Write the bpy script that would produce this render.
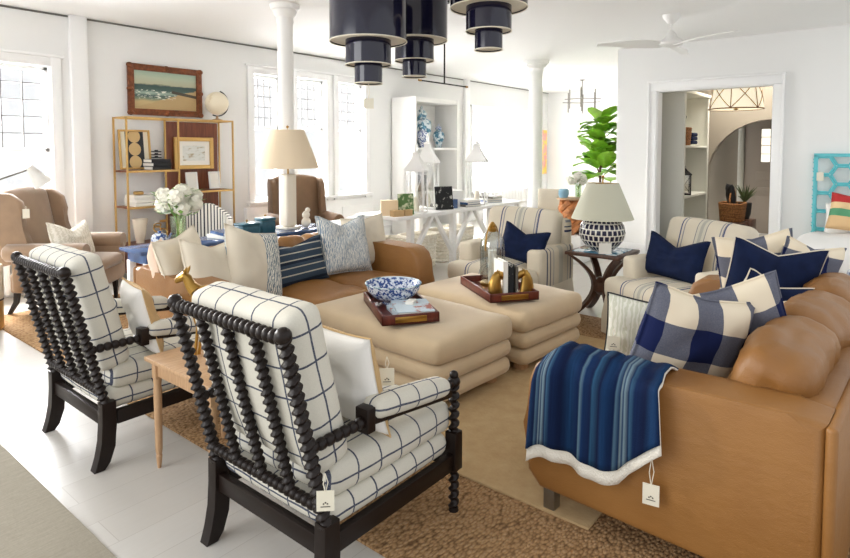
import bpy, bmesh, math, random
from mathutils import Vector, Matrix, noise
PI = math.pi
R = math.radians
random.seed(7)
SC = bpy.context.scene
COL = SC.collection
for o in list(bpy.data.objects):
    bpy.data.objects.remove(o)

# ------------------------------------------------------------------ camera
cam_data = bpy.data.cameras.new('camera')
cam = bpy.data.objects.new('camera', cam_data)
COL.objects.link(cam)
cam_data.sensor_fit = 'HORIZONTAL'
cam_data.sensor_width = 36
cam_data.lens = 36 * 586 / 850
cam_data.shift_y = -0.1156
cam_data.clip_start = 0.05
cam.location = (0, 0, 1.5)
cam.rotation_euler = (R(87), 0, R(39.03 - 90))
SC.camera = cam

# ------------------------------------------------------------------ light
world = bpy.data.worlds.new('world')
SC.world = world
world.use_nodes = True
bgn = world.node_tree.nodes['Background']
bgn.inputs[0].default_value = (.97, .985, 1.0, 1)
bgn.inputs[1].default_value = .85
SC.view_settings.view_transform = 'Standard'
SC.view_settings.look = 'None'
SC.view_settings.gamma = 1
SC.view_settings.use_curve_mapping = False
SC.view_settings.exposure = 0.36


def area(name, loc, target, sx, sy, power, col=(1, 1, 1), spread=160):
    l = bpy.data.lights.new(name, 'AREA')
    l.shape = 'RECTANGLE'
    l.size = sx
    l.size_y = sy
    l.energy = power
    l.color = col
    l.spread = R(spread)
    o = bpy.data.objects.new(name, l)
    COL.objects.link(o)
    o.location = loc
    o.rotation_euler = (Vector(target) - Vector(loc)).to_track_quat('-Z', 'Y').to_euler()
    return o


area('window_and_fill_light', (2.0, 7.9, 2.2), (2.6, 2.0, 0.3), 1.6, 2.2, 460, (.98, .99, 1))
area('window_and_fill_light', (5.9, 7.9, 2.3), (4.6, 2.0, 0.3), 3.2, 2.2, 640, (.98, .99, 1))
area('window_and_fill_light', (11.3, 7.9, 2.0), (9.6, 2.0, 0.6), 2.8, 2.2, 620, (.98, .99, 1))
area('window_and_fill_light', (-2.4, 3.6, 2.1), (2.0, 3.0, 0.2), 3.4, 2.2, 70, (.98, .99, 1))  # unseen fill light off the open left side; no window is built there
sun_data = bpy.data.lights.new('sun', 'SUN')
sun_data.energy = 2.6
sun_data.angle = R(8)
sun_data.color = (1, .95, .86)
sun = bpy.data.objects.new('sun', sun_data)
COL.objects.link(sun)
sun.rotation_euler = Vector((0.33, -0.88, -0.33)).to_track_quat('-Z', 'Y').to_euler()


# ------------------------------------------------------------------ materials
def lin(h):
    h = h.lstrip('#')
    v = [int(h[i:i + 2], 16) / 255 for i in (0, 2, 4)]
    return tuple((c / 12.92 if c <= .04045 else ((c + .055) / 1.055) ** 2.4) for c in v) + (1,)


class NT:
    def __init__(s, name):
        s.m = bpy.data.materials.new(name)
        s.m.use_nodes = True
        s.t = s.m.node_tree
        s.b = s.t.nodes['Principled BSDF']
        s.tc = s.t.nodes.new('ShaderNodeTexCoord')

    def n(s, k, **kw):
        x = s.t.nodes.new(k)
        for a, b in kw.items():
            setattr(x, a, b)
        return x

    def put(s, sock, v):
        if isinstance(v, bpy.types.NodeSocket):
            s.t.links.new(v, sock)
        elif v is not None:
            sock.default_value = v

    def math(s, op, a, b=None, c=None):
        x = s.n('ShaderNodeMath', operation=op)
        s.put(x.inputs[0], a)
        s.put(x.inputs[1], b)
        s.put(x.inputs[2], c)
        return x.outputs[0]

    def mix(s, f, a, b):
        x = s.n('ShaderNodeMix', data_type='RGBA')
        s.put(x.inputs[0], f)
        s.put(x.inputs[6], a)
        s.put(x.inputs[7], b)
        return x.outputs[2]

    def xyz(s, kind='Object'):
        x = s.n('ShaderNodeSeparateXYZ')
        s.t.links.new(s.tc.outputs[kind], x.inputs[0])
        return x.outputs

    def mapped(s, sc=(1, 1, 1), rot=(0, 0, 0), kind='Object'):
        x = s.n('ShaderNodeMapping')
        s.t.links.new(s.tc.outputs[kind], x.inputs[0])
        x.inputs[3].default_value = sc
        x.inputs[2].default_value = rot
        return x.outputs[0]

    def noise(s, scale, detail=3, vec=None, rough=.5):
        x = s.n('ShaderNodeTexNoise')
        x.inputs['Scale'].default_value = scale
        x.inputs['Detail'].default_value = detail
        x.inputs['Roughness'].default_value = rough
        s.t.links.new(vec if vec else s.tc.outputs['Object'], x.inputs['Vector'])
        return x.outputs['Fac']

    def ramp(s, f, stops, interp='LINEAR'):
        x = s.n('ShaderNodeValToRGB')
        x.color_ramp.interpolation = interp
        e = x.color_ramp.elements
        while len(e) < len(stops):
            e.new(.5)
        for i, (p, c) in enumerate(stops):
            e[i].position = p
            e[i].color = lin(c) if isinstance(c, str) else c
        s.put(x.inputs[0], f)
        return x.outputs[0]

    def bump(s, h, strength=.3, dist=.01):
        x = s.n('ShaderNodeBump')
        x.inputs['Strength'].default_value = strength
        x.inputs['Distance'].default_value = dist
        s.put(x.inputs['Height'], h)
        s.t.links.new(x.outputs[0], s.b.inputs['Normal'])

    def col(s, v):
        s.put(s.b.inputs['Base Color'], v)

    def fin(s, rough=.5, metal=0, spec=.5, **kw):
        s.put(s.b.inputs['Roughness'], rough)
        s.b.inputs['Metallic'].default_value = metal
        s.b.inputs['Specular IOR Level'].default_value = spec
        for k, v in kw.items():
            s.b.inputs[k].default_value = v
        return s.m


def plain(name, c, rough=.5, metal=0, var=.0, vs=6, bs=0, bd=.004, bscale=80, spec=.5, **kw):
    n = NT(name)
    base = lin(c)
    if var:
        f = n.noise(vs, 4)
        dark = tuple(x * (1 - var) for x in base[:3]) + (1,)
        lite = tuple(min(1, x * (1 + var)) for x in base[:3]) + (1,)
        n.col(n.ramp(f, [(.3, dark), (.7, lite)]))
    else:
        n.col(base)
    if bs:
        n.bump(n.noise(bscale, 3), bs, bd)
    return n.fin(rough, metal, spec, **kw)


def line_mask(n, coord, period, w, off=0.0):
    f = n.math('FRACT', n.math('ADD', n.math('DIVIDE', coord, period), off))
    d = n.math('ABSOLUTE', n.math('SUBTRACT', f, .5))
    return n.math('LESS_THAN', d, w / period / 2)


def windowpane(name, base, line, period, w, offs=(.21, .33, .27)):
    n = NT(name)
    x, y, z = n.xyz()
    wob = n.math('MULTIPLY', n.math('SUBTRACT', n.noise(7), .5), .012)
    m = None
    for c, o in zip((x, y, z), offs):
        k = line_mask(n, n.math('ADD', c, wob), period, w, o)
        m = k if m is None else n.math('MAXIMUM', m, k)
    weave = n.noise(220, 2)
    b = n.mix(weave, tuple(v * .86 for v in lin(base)[:3]) + (1,), lin(base))
    m = n.math('MULTIPLY', m, n.math('ADD', n.math('MULTIPLY', weave, .5), .65))
    n.col(n.mix(m, b, lin(line)))
    n.bump(weave, .25, .002)
    return n.fin(.9, spec=.2)


def stripes(name, axis, base, bands, kind='Object', bump=.2):
    """bands: (centre, width, colour) along one axis, in metres"""
    n = NT(name)
    c = n.xyz(kind)[axis]
    wv = n.noise(200, 2)
    cc = n.mix(wv, tuple(v * .9 for v in lin(base)[:3]) + (1,), lin(base))
    for ce, w, co in bands:
        m = n.math('LESS_THAN', n.math('ABSOLUTE', n.math('SUBTRACT', c, ce)), w / 2)
        cc = n.mix(m, cc, lin(co))
    n.col(cc)
    n.bump(wv, bump, .002)
    return n.fin(.9, spec=.2)


def wood(name, c1, c2, scale=(3, 30, 3), rough=.45, bs=.1):
    n = NT(name)
    f = n.noise(3.5, 5, n.mapped(scale), .6)
    n.col(n.ramp(f, [(.3, c1), (.7, c2)]))
    n.bump(f, bs, .002)
    return n.fin(rough)


M = {}
M['wall'] = plain('wall_paint', '#eeeeec', .7, bs=.05, bscale=60)
M['ceil'] = plain('ceiling_paint', '#f4f3f1', .8)
M['trim'] = plain('white_gloss_trim', '#f6f6f5', .35)
M['white'] = plain('white_paint', '#f3f2ef', .45)
M['taupe'] = plain('hall_paint', '#8e8577', .7)
M['taupe_door'] = plain('hall_door_paint', '#a1968a', .5)
M['hallshelf'] = plain('cabinet_paint', '#d6d5cb', .5)
M['leather'] = NT('tan_leather')
_n = M['leather']
_f = _n.noise(2.2, 4)
_n.col(_n.ramp(_f, [(.3, '#865a2b'), (.72, '#9e703c')]))
_v = _n.n('ShaderNodeTexVoronoi')
_v.inputs['Scale'].default_value = 260
_n.t.links.new(_n.tc.outputs['Object'], _v.inputs['Vector'])
_n.bump(_n.math('ADD', _n.math('MULTIPLY', _v.outputs['Distance'], .12), _n.noise(9, 6, _n.mapped((1, 1, 2)), .6)), .35, .012)
M['leather'] = _n.fin(.42, spec=.45)
M['velvet'] = plain('camel_cream_upholstery', '#cdb796', .8, var=.05, vs=5, bs=.15, bscale=120, bd=.002, spec=.2, **{'Sheen Weight': .3})
M['linen'] = plain('cream_linen', '#ddd3c0', .9, var=.03, bs=.25, bscale=160, bd=.002, spec=.2)
M['slip'] = plain('slipcover_cotton', '#ddd3bf', .9, var=.03, bs=.25, bscale=160, bd=.002, spec=.2)
M['whitecloth'] = plain('white_cotton', '#f1efeb', .9, bs=.2, bscale=140, bd=.002, spec=.2)
M['tancloth'] = plain('tan_linen', '#c9a97c', .9, bs=.2, bscale=140, bd=.002, spec=.2)
M['navy'] = plain('navy_linen', '#131f3e', .9, var=.2, vs=14, bs=.25, bscale=140, bd=.002, spec=.2)
M['pink'] = plain('blush_linen', '#e9cfbb', .9, bs=.2, bscale=140, spec=.2)
M['blackwood'] = plain('espresso_turned_wood', '#1a100c', .4, var=.15, vs=20, spec=.3)
M['oak'] = wood('pale_oak', '#ad8763', '#c6a27c', (3, 30, 3))
M['darkwood'] = wood('dark_carved_wood', '#3c2519', '#5d3c2a', (4, 20, 4), .4)
M['walnut'] = wood('walnut_panel', '#5c2f1c', '#8a4e31', (30, 3, 1.2), .4)
M['mahog'] = wood('mahogany_tray', '#4c1f18', '#6e3326', (10, 10, 3), .3)
M['burl'] = plain('burl_root_wood', '#b87745', .5, var=.45, vs=14, bs=.4, bscale=30)
M['brass'] = plain('brass', '#b08a48', .3, 1.0, var=.1, vs=12)
M['gold'] = plain('gold_leaf_metal', '#d2ab6a', .4, .75)
M['iron'] = plain('dark_iron', '#1c1a1a', .4, .6)
M['lead'] = plain('lead_came', '#6e6b68', .6)
M['steel'] = plain('brushed_steel', '#8b8880', .35, .9)
M['lacq'] = plain('navy_lacquer', '#15142a', .12, spec=.6)
M['cream'] = plain('cream_shade_lining', '#e9e2cf', .7)
M['paper'] = plain('paper', '#f2efe6', .8)
M['tagp'] = plain('tag_card', '#e6e0cd', .8)
M['ink'] = plain('ink', '#4b463e', .7)
M['string'] = plain('cotton_string', '#e8e1cf', .9)
M['teal'] = plain('teal_shagreen', '#1f5566', .4, var=.15, vs=30)
M['turq'] = plain('turquoise_lacquer', '#62c3cc', .4)
M['shade'] = plain('lamp_shade_linen', '#e6d3b6', .9, bs=.15, bscale=150, **{'Subsurface Weight': 0})
M['shade_green'] = plain('lamp_shade_sage_cream', '#c9c8b4', .85, bs=.1, bscale=150)
M['ceramic'] = plain('cream_ceramic', '#efe7d6', .25)
M['leaf'] = plain('fig_leaf', '#93cb3c', .35, var=.3, vs=5, **{'Subsurface Weight': .25, 'Subsurface Radius': (.02, .04, .01)})
M['stem'] = plain('plant_stem', '#6b4f35', .7)
M['leaf2'] = plain('herb_leaf', '#7fa850', .6, var=.25, vs=20)
M['petal'] = plain('white_petals', '#f5f3e6', .7, var=.05, vs=30)
M['red'] = plain('red_wool', '#b5302f', .9)
M['black'] = plain('black_print', '#191a1e', .5)
M['grey'] = plain('grey_panel', '#6b665d', .6)
M['blue_lac'] = plain('blue_glazed_top', '#435f8c', .15, var=.25, vs=8)
M['yellow'] = plain('yellow_paper', '#e4d44a', .7)


def mat_floor():
    n = NT('whitewashed_planks')
    br = n.n('ShaderNodeTexBrick')
    n.t.links.new(n.mapped((1, 1, 1)), br.inputs['Vector'])
    br.inputs['Scale'].default_value = 1
    br.inputs['Brick Width'].default_value = 1.9
    br.inputs['Row Height'].default_value = .19
    br.inputs['Mortar Size'].default_value = .0015
    br.inputs['Color1'].default_value = lin('#cdcac4')
    br.inputs['Color2'].default_value = lin('#c6c2bb')
    br.inputs['Mortar'].default_value = lin('#b3aea6')
    g = n.noise(2.5, 6, n.mapped((2, 22, 2)), .65)
    c = n.mix(n.math('MULTIPLY', g, .35), br.outputs['Color'], lin('#b5aea4'))
    n.col(c)
    n.bump(g, .08, .002)
    return n.fin(.32, spec=.45)


def mat_jute():
    n = NT('jute_braid')
    v = n.n('ShaderNodeTexVoronoi')
    v.inputs['Scale'].default_value = 1
    v.inputs['Randomness'].default_value = .75
    n.t.links.new(n.mapped((42, 88, 1), (0, 0, R(8))), v.inputs['Vector'])
    d = v.outputs['Distance']
    nz = n.noise(5, 3)
    c = n.ramp(d, [(.0, '#c4a683'), (.5, '#ab875f'), (.85, '#5b422c')])
    c = n.mix(n.math('MULTIPLY', nz, .5), c, lin('#a37f58'))
    n.col(c)
    n.bump(n.math('SUBTRACT', 1, d), 1.0, .012)
    return n.fin(.9, spec=.15)


def mat_rug(name, c1, c2, c3, sx, sy, bs):
    n = NT(name)
    a = n.noise(3, 5, n.mapped((sx, sy, 1)), .7)
    b = n.noise(1.4, 4)
    c = n.ramp(a, [(.3, c1), (.7, c2)])
    n.col(n.mix(n.math('MULTIPLY', b, .55), c, lin(c3)))
    n.bump(n.noise(60, 4), bs, .006)
    return n.fin(.95, spec=.1)


def mat_glass(name, tint=(1, 1, 1, 1), gloss=.06):
    n = NT(name)
    t = n.n('ShaderNodeBsdfTransparent')
    t.inputs[0].default_value = tint
    g = n.n('ShaderNodeBsdfGlossy')
    g.inputs['Roughness'].default_value = .03
    mx = n.n('ShaderNodeMixShader')
    mx.inputs[0].default_value = gloss
    n.t.links.new(t.outputs[0], mx.inputs[1])
    n.t.links.new(g.outputs[0], mx.inputs[2])
    out = n.t.nodes['Material Output']
    n.t.links.new(mx.outputs[0], out.inputs['Surface'])
    return n.m


def mat_check():
    n = NT('buffalo_check')
    x, y, z = n.xyz()
    P = .26
    fx = n.math('LESS_THAN', n.math('FRACT', n.math('ADD', n.math('DIVIDE', x, P), .25)), .5)
    fz = n.math('LESS_THAN', n.math('FRACT', n.math('ADD', n.math('DIVIDE', z, P), .05)), .5)
    both = n.math('MULTIPLY', fx, fz)
    any_ = n.math('MAXIMUM', fx, fz)
    wv = n.noise(250, 2)
    mid = n.mix(wv, lin('#4a4d62'), lin('#7b7d85'))
    c = n.mix(any_, lin('#e7dac2'), mid)
    c = n.mix(both, c, lin('#16204a'))
    n.col(c)
    n.bump(wv, .25, .002)
    return n.fin(.9, spec=.2)


def mat_pattern(name, base, fg, scale, stretch=(1, 1, 1), thr=.5, metric='noise', rough=.9):
    n = NT(name)
    if metric == 'noise':
        f = n.noise(scale, 3, n.mapped(stretch), .6)
    elif metric == 'wave':
        w = n.n('ShaderNodeTexWave')
        w.inputs['Scale'].default_value = scale
        w.inputs['Distortion'].default_value = 6
        w.inputs['Detail'].default_value = 2
        w.inputs['Detail Scale'].default_value = 3
        n.t.links.new(n.mapped(stretch), w.inputs['Vector'])
        f = w.outputs['Fac']
    else:
        w = n.n('ShaderNodeTexVoronoi')
        w.inputs['Scale'].default_value = scale
        n.t.links.new(n.mapped(stretch), w.inputs['Vector'])
        f = w.outputs['Distance']
    n.col(n.ramp(f, [(thr - .04, base), (thr + .04, fg)]))
    if rough > .6:
        n.bump(n.noise(150, 2), .2, .002)
    return n.fin(rough, spec=.3)


M['floor'] = mat_floor()
M['jute'] = mat_jute()
M['rug'] = mat_rug('beige_wool_rug', '#b89b72', '#ccb289', '#aa8e66', 3, 3, .5)
M['flat'] = mat_rug('taupe_flatweave', '#8f887a', '#a59e8f', '#968f80', 4, 40, .35)
M['glass'] = mat_glass('clear_glass')
M['cloche'] = mat_glass('cloche_glass', (.80, .84, .84, 1), .26)
M['plaid'] = windowpane('windowpane_linen', '#d9d5c8', '#24304e', .108, .0072, (.5, .5, .5))
M['check'] = mat_check()
M['bluewhite'] = mat_pattern('blue_white_porcelain', '#dfe6ee', '#34508f', 48, thr=.5, rough=.15)
M['bluewhite2'] = mat_pattern('teal_white_porcelain', '#dbe6ea', '#4c7d96', 14, rough=.15)
M['zigzag'] = mat_pattern('blue_zigzag_weave', '#e4e2da', '#8497a8', 9, (3, 1, 1), .55, 'wave')
M['scribble'] = mat_pattern('grey_scribble_print', '#e9e6dc', '#75868f', 16, (1, 1, .5), .55, 'wave')
M['channel'] = mat_pattern('pale_fern_print', '#e7e6da', '#d3d3c0', 10, (1.6, 1, .6), .5, 'wave')
M['wicker'] = mat_pattern('brown_wicker', '#b07a48', '#6d4526', 60, (1, 1, 1.8), .5, 'v', .7)
M['wwicker'] = mat_pattern('white_wicker', '#f6f1e4', '#e4dcca', 60, (.4, .4, 2), .5, 'v', .8)
M['honeycomb'] = NT('navy_cell_ceramic')


def mat_lampbase():
    n = M['honeycomb']
    x, y, z = n.xyz()
    ang = n.math('DIVIDE', n.math('ARCTAN2', y, x), 2 * PI)
    row = n.math('DIVIDE', z, .05)
    half = n.math('MULTIPLY', n.math('FLOOR', n.math('MODULO', n.math('FLOOR', row), 2)), .5)
    u = n.math('FRACT', n.math('ADD', n.math('MULTIPLY', ang, 26), half))
    v = n.math('FRACT', row)
    du = n.math('ABSOLUTE', n.math('SUBTRACT', u, .5))
    dv = n.math('ABSOLUTE', n.math('SUBTRACT', v, .5))
    k = n.math('MULTIPLY', n.math('LESS_THAN', du, .36), n.math('LESS_THAN', dv, .4))
    n.col(n.mix(k, lin('#e9e5da'), lin('#20203c')))
    M['honeycomb'] = n.fin(.2)


mat_lampbase()


def mat_stripe_chair(name, axis, kind='Object'):
    b = [(-.2, .012, '#4d5577'), (-.17, .01, '#8d8d92'), (0, .10, '#cfc9b8'), (-.045, .006, '#6f7078'), (.045, .006, '#6f7078'),
         (0, .03, '#b3b0a4'), (.17, .01, '#8d8d92'), (.2, .012, '#4d5577'), (.19, .004, '#4d5577')]
    return stripes(name, axis, '#ddd3bf', b, kind)


M['slipstripe'] = mat_stripe_chair('slipcover_stripe', 1)
M['slipside'] = stripes('slipcover_side_stripe', 0, '#ddd3bf', [(-.34, .02, '#39405e'), (-.28, .01, '#8d8d92'), (-.14, .08, '#c4c0b1'), (.0, .01, '#8d8d92'), (.06, .014, '#39405e'), (.12, .02, '#39405e')])
M['slipband'] = stripes('slipcover_band', 2, '#e8dcc4', [(.75, .02, '#39405e'), (.79, .012, '#39405e'), (.84, .02, '#8d8d92'), (.89, .012, '#39405e'), (.92, .012, '#39405e')])


def mat_rows(name, base, lines, axis, period, w, off=.2):
    n = NT(name)
    c = n.xyz()[axis]
    wv = n.noise(120, 2)
    k = line_mask(n, c, period, w, off)
    k2 = line_mask(n, c, period * 2.7, w * 2.2, off + .3)
    cc = n.mix(k, n.mix(wv, lin(base), tuple(v * .75 for v in lin(base)[:3]) + (1,)), lin(lines[0]))
    cc = n.mix(k2, cc, lin(lines[1]))
    n.col(cc)
    n.bump(wv, .3, .002)
    return n.fin(.9, spec=.2)


M['indigo_stripe'] = mat_rows('slate_stripe_weave', '#3e4d5e', ('#b9b6a8', '#222c3c'), 2, .055, .009)
M['throw'] = NT('indigo_throw')


def mat_throw():
    n = M['throw']
    y = n.xyz()[1]
    wv = n.noise(9, 3, n.mapped((1, 14, .4)))
    st = n.ramp(n.math('FRACT', n.math('MULTIPLY', y, 3.1)),
                [(0, '#0c1836'), (.12, '#13294f'), (.17, '#3f6684'), (.19, '#12264a'), (.24, '#8aa3ae'), (.255, '#173a62'), (.275, '#93a9b0'), (.29, '#13294f'), (.33, '#5f8198'), (.345, '#0f2144'),
                 (.46, '#1a3f68'), (.5, '#0c1836'), (.6, '#2c5878'), (.62, '#0e1d3e'), (.72, '#163560'), (.76, '#6d8ea0'), (.78, '#10224a'), (.9, '#1b4068'), (1, '#0c1836')])
    n.col(n.mix(n.math('MULTIPLY', wv, .8), st, lin('#091430')))
    n.bump(n.noise(160, 2), .35, .003)
    M['throw'] = n.fin(.95, spec=.15)


mat_throw()
M['throwtrim'] = plain('white_crochet', '#ebe6da', .95, bs=.8, bscale=130, bd=.006)
M['ticking'] = mat_rows('black_ticking', '#f0ede4', ('#2a2d38', '#f0ede4'), 0, .05, .02)
M['tribal'] = mat_rows('red_cream_green_weave', '#ddc193', ('#ddc193', '#b5302f'), 2, .1, .01)


def mat_painting():
    n = NT('seascape_canvas')
    x, y, z = n.xyz()
    nz = n.noise(9, 5, n.mapped((1, 1, 4)))
    zz = n.math('ADD', z, n.math('MULTIPLY', n.math('SUBTRACT', nz, .5), .05))
    c = n.ramp(n.math('ADD', n.math('DIVIDE', zz, .5), .5),
               [(0, '#b59c6c'), (.22, '#c2ab7b'), (.3, '#7c8a72'), (.36, '#3f5a55'), (.44, '#9db3a4'), (.5, '#48625c'), (.62, '#39504c'),
                (.66, '#b9b79a'), (.8, '#b5c0a8'), (1, '#8fae9f')])
    sand = n.math('GREATER_THAN', n.math('SUBTRACT', n.math('MULTIPLY', x, .32), zz), .09)
    c = n.mix(sand, c, lin('#b89e70'))
    foam = n.math('MULTIPLY', n.math('GREATER_THAN', n.noise(16, 5, n.mapped((1, 1, 5))), .58),
                  n.math('LESS_THAN', n.math('ABSOLUTE', n.math('ADD', z, .05)), .055))
    foam = n.math('MULTIPLY', foam, n.math('LESS_THAN', x, .12))
    c = n.mix(foam, c, lin('#e6e8da'))
    pier = n.math('MULTIPLY', n.math('LESS_THAN', n.math('ABSOLUTE', n.math('ADD', n.math('MULTIPLY', x, .14), n.math('ADD', z, -.005))), .018),
                  n.math('GREATER_THAN', x, .07))
    n.col(n.mix(pier, c, lin('#4a4436')))
    return n.fin(.5)


M['painting'] = mat_painting()
M['carved'] = plain('carved_bronze_gilt', '#7a4525', .38, .3, var=.35, vs=30, bs=.8, bscale=40, bd=.01)


def mat_abstract():
    n = NT('abstract_ovals_print')
    x, y, z = n.xyz()
    zz = n.math('ABSOLUTE', n.math('SUBTRACT', n.math('FRACT', n.math('DIVIDE', n.math('ADD', z, .22), .15)), .5))
    w = n.math('SQRT', n.math('MAXIMUM', 0, n.math('SUBTRACT', .25, n.math('MULTIPLY', zz, zz))))
    inside = n.math('LESS_THAN', n.math('ABSOLUTE', x), n.math('MULTIPLY', w, .14))
    side = n.math('GREATER_THAN', n.math('ABSOLUTE', x), .105)
    c = n.mix(inside, lin('#24262b'), lin('#c9ab78'))
    n.col(n.mix(side, c, lin('#e8dfc9')))
    return n.fin(.6)


M['abstract'] = mat_abstract()


def mat_water():
    n = NT('pale_watercolour')
    x, y, z = n.xyz()
    inn = n.math('MULTIPLY', n.math('LESS_THAN', n.math('ABSOLUTE', x), .15), n.math('LESS_THAN', n.math('ABSOLUTE', z), .095))
    wash = n.ramp(n.noise(12, 4, n.mapped((1, 1, 3))), [(.35, '#e9ebe6'), (.55, '#dfe3dd'), (.66, '#b9a988'), (.74, '#9fa7a2')])
    n.col(n.mix(inn, lin('#f3f1ea'), wash))
    return n.fin(.4)


M['water'] = mat_water()
M['yellowart'] = mat_pattern('yellow_pink_abstract', '#f0d06a', '#eda9a2', 3, (1, 1, 1), .5)
M['landscape'] = mat_pattern('green_landscape_print', '#5b7a4a', '#cfd3b2', 12, (1, 1, 1), .55)
M['bwphoto'] = mat_pattern('dark_photo_print', '#2a2b2c', '#c9c7bf', 16, (1, 1, 1), .62)
M['bookcover'] = mat_pattern('blue_coral_cover', '#c7d5de', '#b0756b', 14, (1, 1, 1), .6)

# ------------------------------------------------------------------ mesh helpers


def rotz(v, a):
    c, s = math.cos(a), math.sin(a)
    return (v[0] * c - v[1] * s, v[0] * s + v[1] * c, v[2])


def box(bm, c, s, bev=0, mi=0, seg=2, rz=0, rot=None):
    vs = []
    for sx in (-1, 1):
        for sy in (-1, 1):
            for sz in (-1, 1):
                v = Vector((sx * s[0] / 2, sy * s[1] / 2, sz * s[2] / 2))
                if rot:
                    v = rot @ v
                if rz:
                    v = Vector(rotz(v, rz))
                vs.append(bm.verts.new(v + Vector(c)))
    fs = []
    for idx in ((0, 1, 3, 2), (4, 6, 7, 5), (0, 4, 5, 1), (2, 3, 7, 6), (0, 2, 6, 4), (1, 5, 7, 3)):
        f = bm.faces.new([vs[i] for i in idx])
        f.material_index = mi
        fs.append(f)
    if bev:
        es = list({e for f in fs for e in f.edges})
        bmesh.ops.bevel(bm, geom=es, offset=bev, segments=seg, affect='EDGES', profile=.5, material=mi)
    return bm


def frame_of(d):
    d = d.normalized()
    u = d.cross(Vector((0, 0, 1)))
    if u.length < 1e-4:
        u = Vector((1, 0, 0))
    u.normalize()
    return u, d.cross(u).normalized()


def loft(bm, rings, cap=True, mi=0, closed=False):
    vr = [[bm.verts.new(p) for p in r] for r in rings]
    n = len(vr[0])
    fs = []
    rr = range(len(vr) if closed else len(vr) - 1)
    for i in rr:
        a, b = vr[i], vr[(i + 1) % len(vr)]
        for k in range(n):
            f = bm.faces.new((a[k], a[(k + 1) % n], b[(k + 1) % n], b[k]))
            f.material_index = mi
            fs.append(f)
    if cap and not closed:
        for r in (vr[0][::-1], vr[-1]):
            f = bm.faces.new(r)
            f.material_index = mi
    return fs


def tube(bm, pts, r, seg=8, mi=0, cap=True):
    pts = [Vector(p) for p in pts]
    rs = r if isinstance(r, (list, tuple)) else [r] * len(pts)
    rings = []
    pu = None
    for i, p in enumerate(pts):
        d = (pts[min(i + 1, len(pts) - 1)] - pts[max(i - 1, 0)])
        if pu is None:
            u, v = frame_of(d)
        else:
            d.normalize()
            u = (pu - d * pu.dot(d)).normalized()
            v = d.cross(u)
        pu = u
        rings.append([p + (u * math.cos(2 * PI * k / seg) + v * math.sin(2 * PI * k / seg)) * rs[i] for k in range(seg)])
    loft(bm, rings, cap, mi)
    return bm


def lathe(bm, prof, c=(0, 0, 0), seg=24, mi=0, cap=True, a=None, b=None):
    """prof: (radius, height) along +z, or along a->b when given (height is then a 0..1 fraction)"""
    c = Vector(c)
    if a is not None:
        a, b = Vector(a), Vector(b)
        u, v = frame_of(b - a)
        rings = [[a + (b - a) * h + (u * math.cos(2 * PI * k / seg) + v * math.sin(2 * PI * k / seg)) * r for k in range(seg)] for r, h in prof]
    else:
        rings = [[c + Vector((r * math.cos(2 * PI * k / seg), r * math.sin(2 * PI * k / seg), h)) for k in range(seg)] for r, h in prof]
    loft(bm, rings, cap, mi)
    return bm


def bobbin(bm, a, b, r, n, seg=10):
    prof = []
    for i in range(n):
        for t, q in ((.0, .62), (.14, .85), (.35, 1), (.65, 1), (.86, .85)):
            prof.append((r * q, (i + t) / n))
    prof.append((r * .6, 1))
    return lathe(bm, prof, seg=seg, a=a, b=b)


def twist(bm, a, b, r, amp, pitch, seg=9):
    a, b = Vector(a), Vector(b)
    u, v = frame_of(b - a)
    L = (b - a).length
    n = max(8, int(L / pitch * 8))
    rings = []
    for i in range(n + 1):
        t = i / n
        ph = 2 * PI * t * L / pitch
        c = a + (b - a) * t + (u * math.cos(ph) + v * math.sin(ph)) * amp
        rings.append([c + (u * math.cos(2 * PI * k / seg) + v * math.sin(2 * PI * k / seg)) * r for k in range(seg)])
    loft(bm, rings)
    return bm


def ball(bm, c, r, seg=16, rings=10, sc=(1, 1, 1), mi=0):
    prof = []
    c = Vector(c)
    rr = []
    for i in range(rings + 1):
        t = PI * i / rings
        q = max(.02, math.sin(t))
        rr.append([c + Vector((r * q * math.cos(2 * PI * k / seg) * sc[0], r * q * math.sin(2 * PI * k / seg) * sc[1], -r * math.cos(t) * sc[2])) for k in range(seg)])
    loft(bm, rr, True, mi)
    return bm


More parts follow.
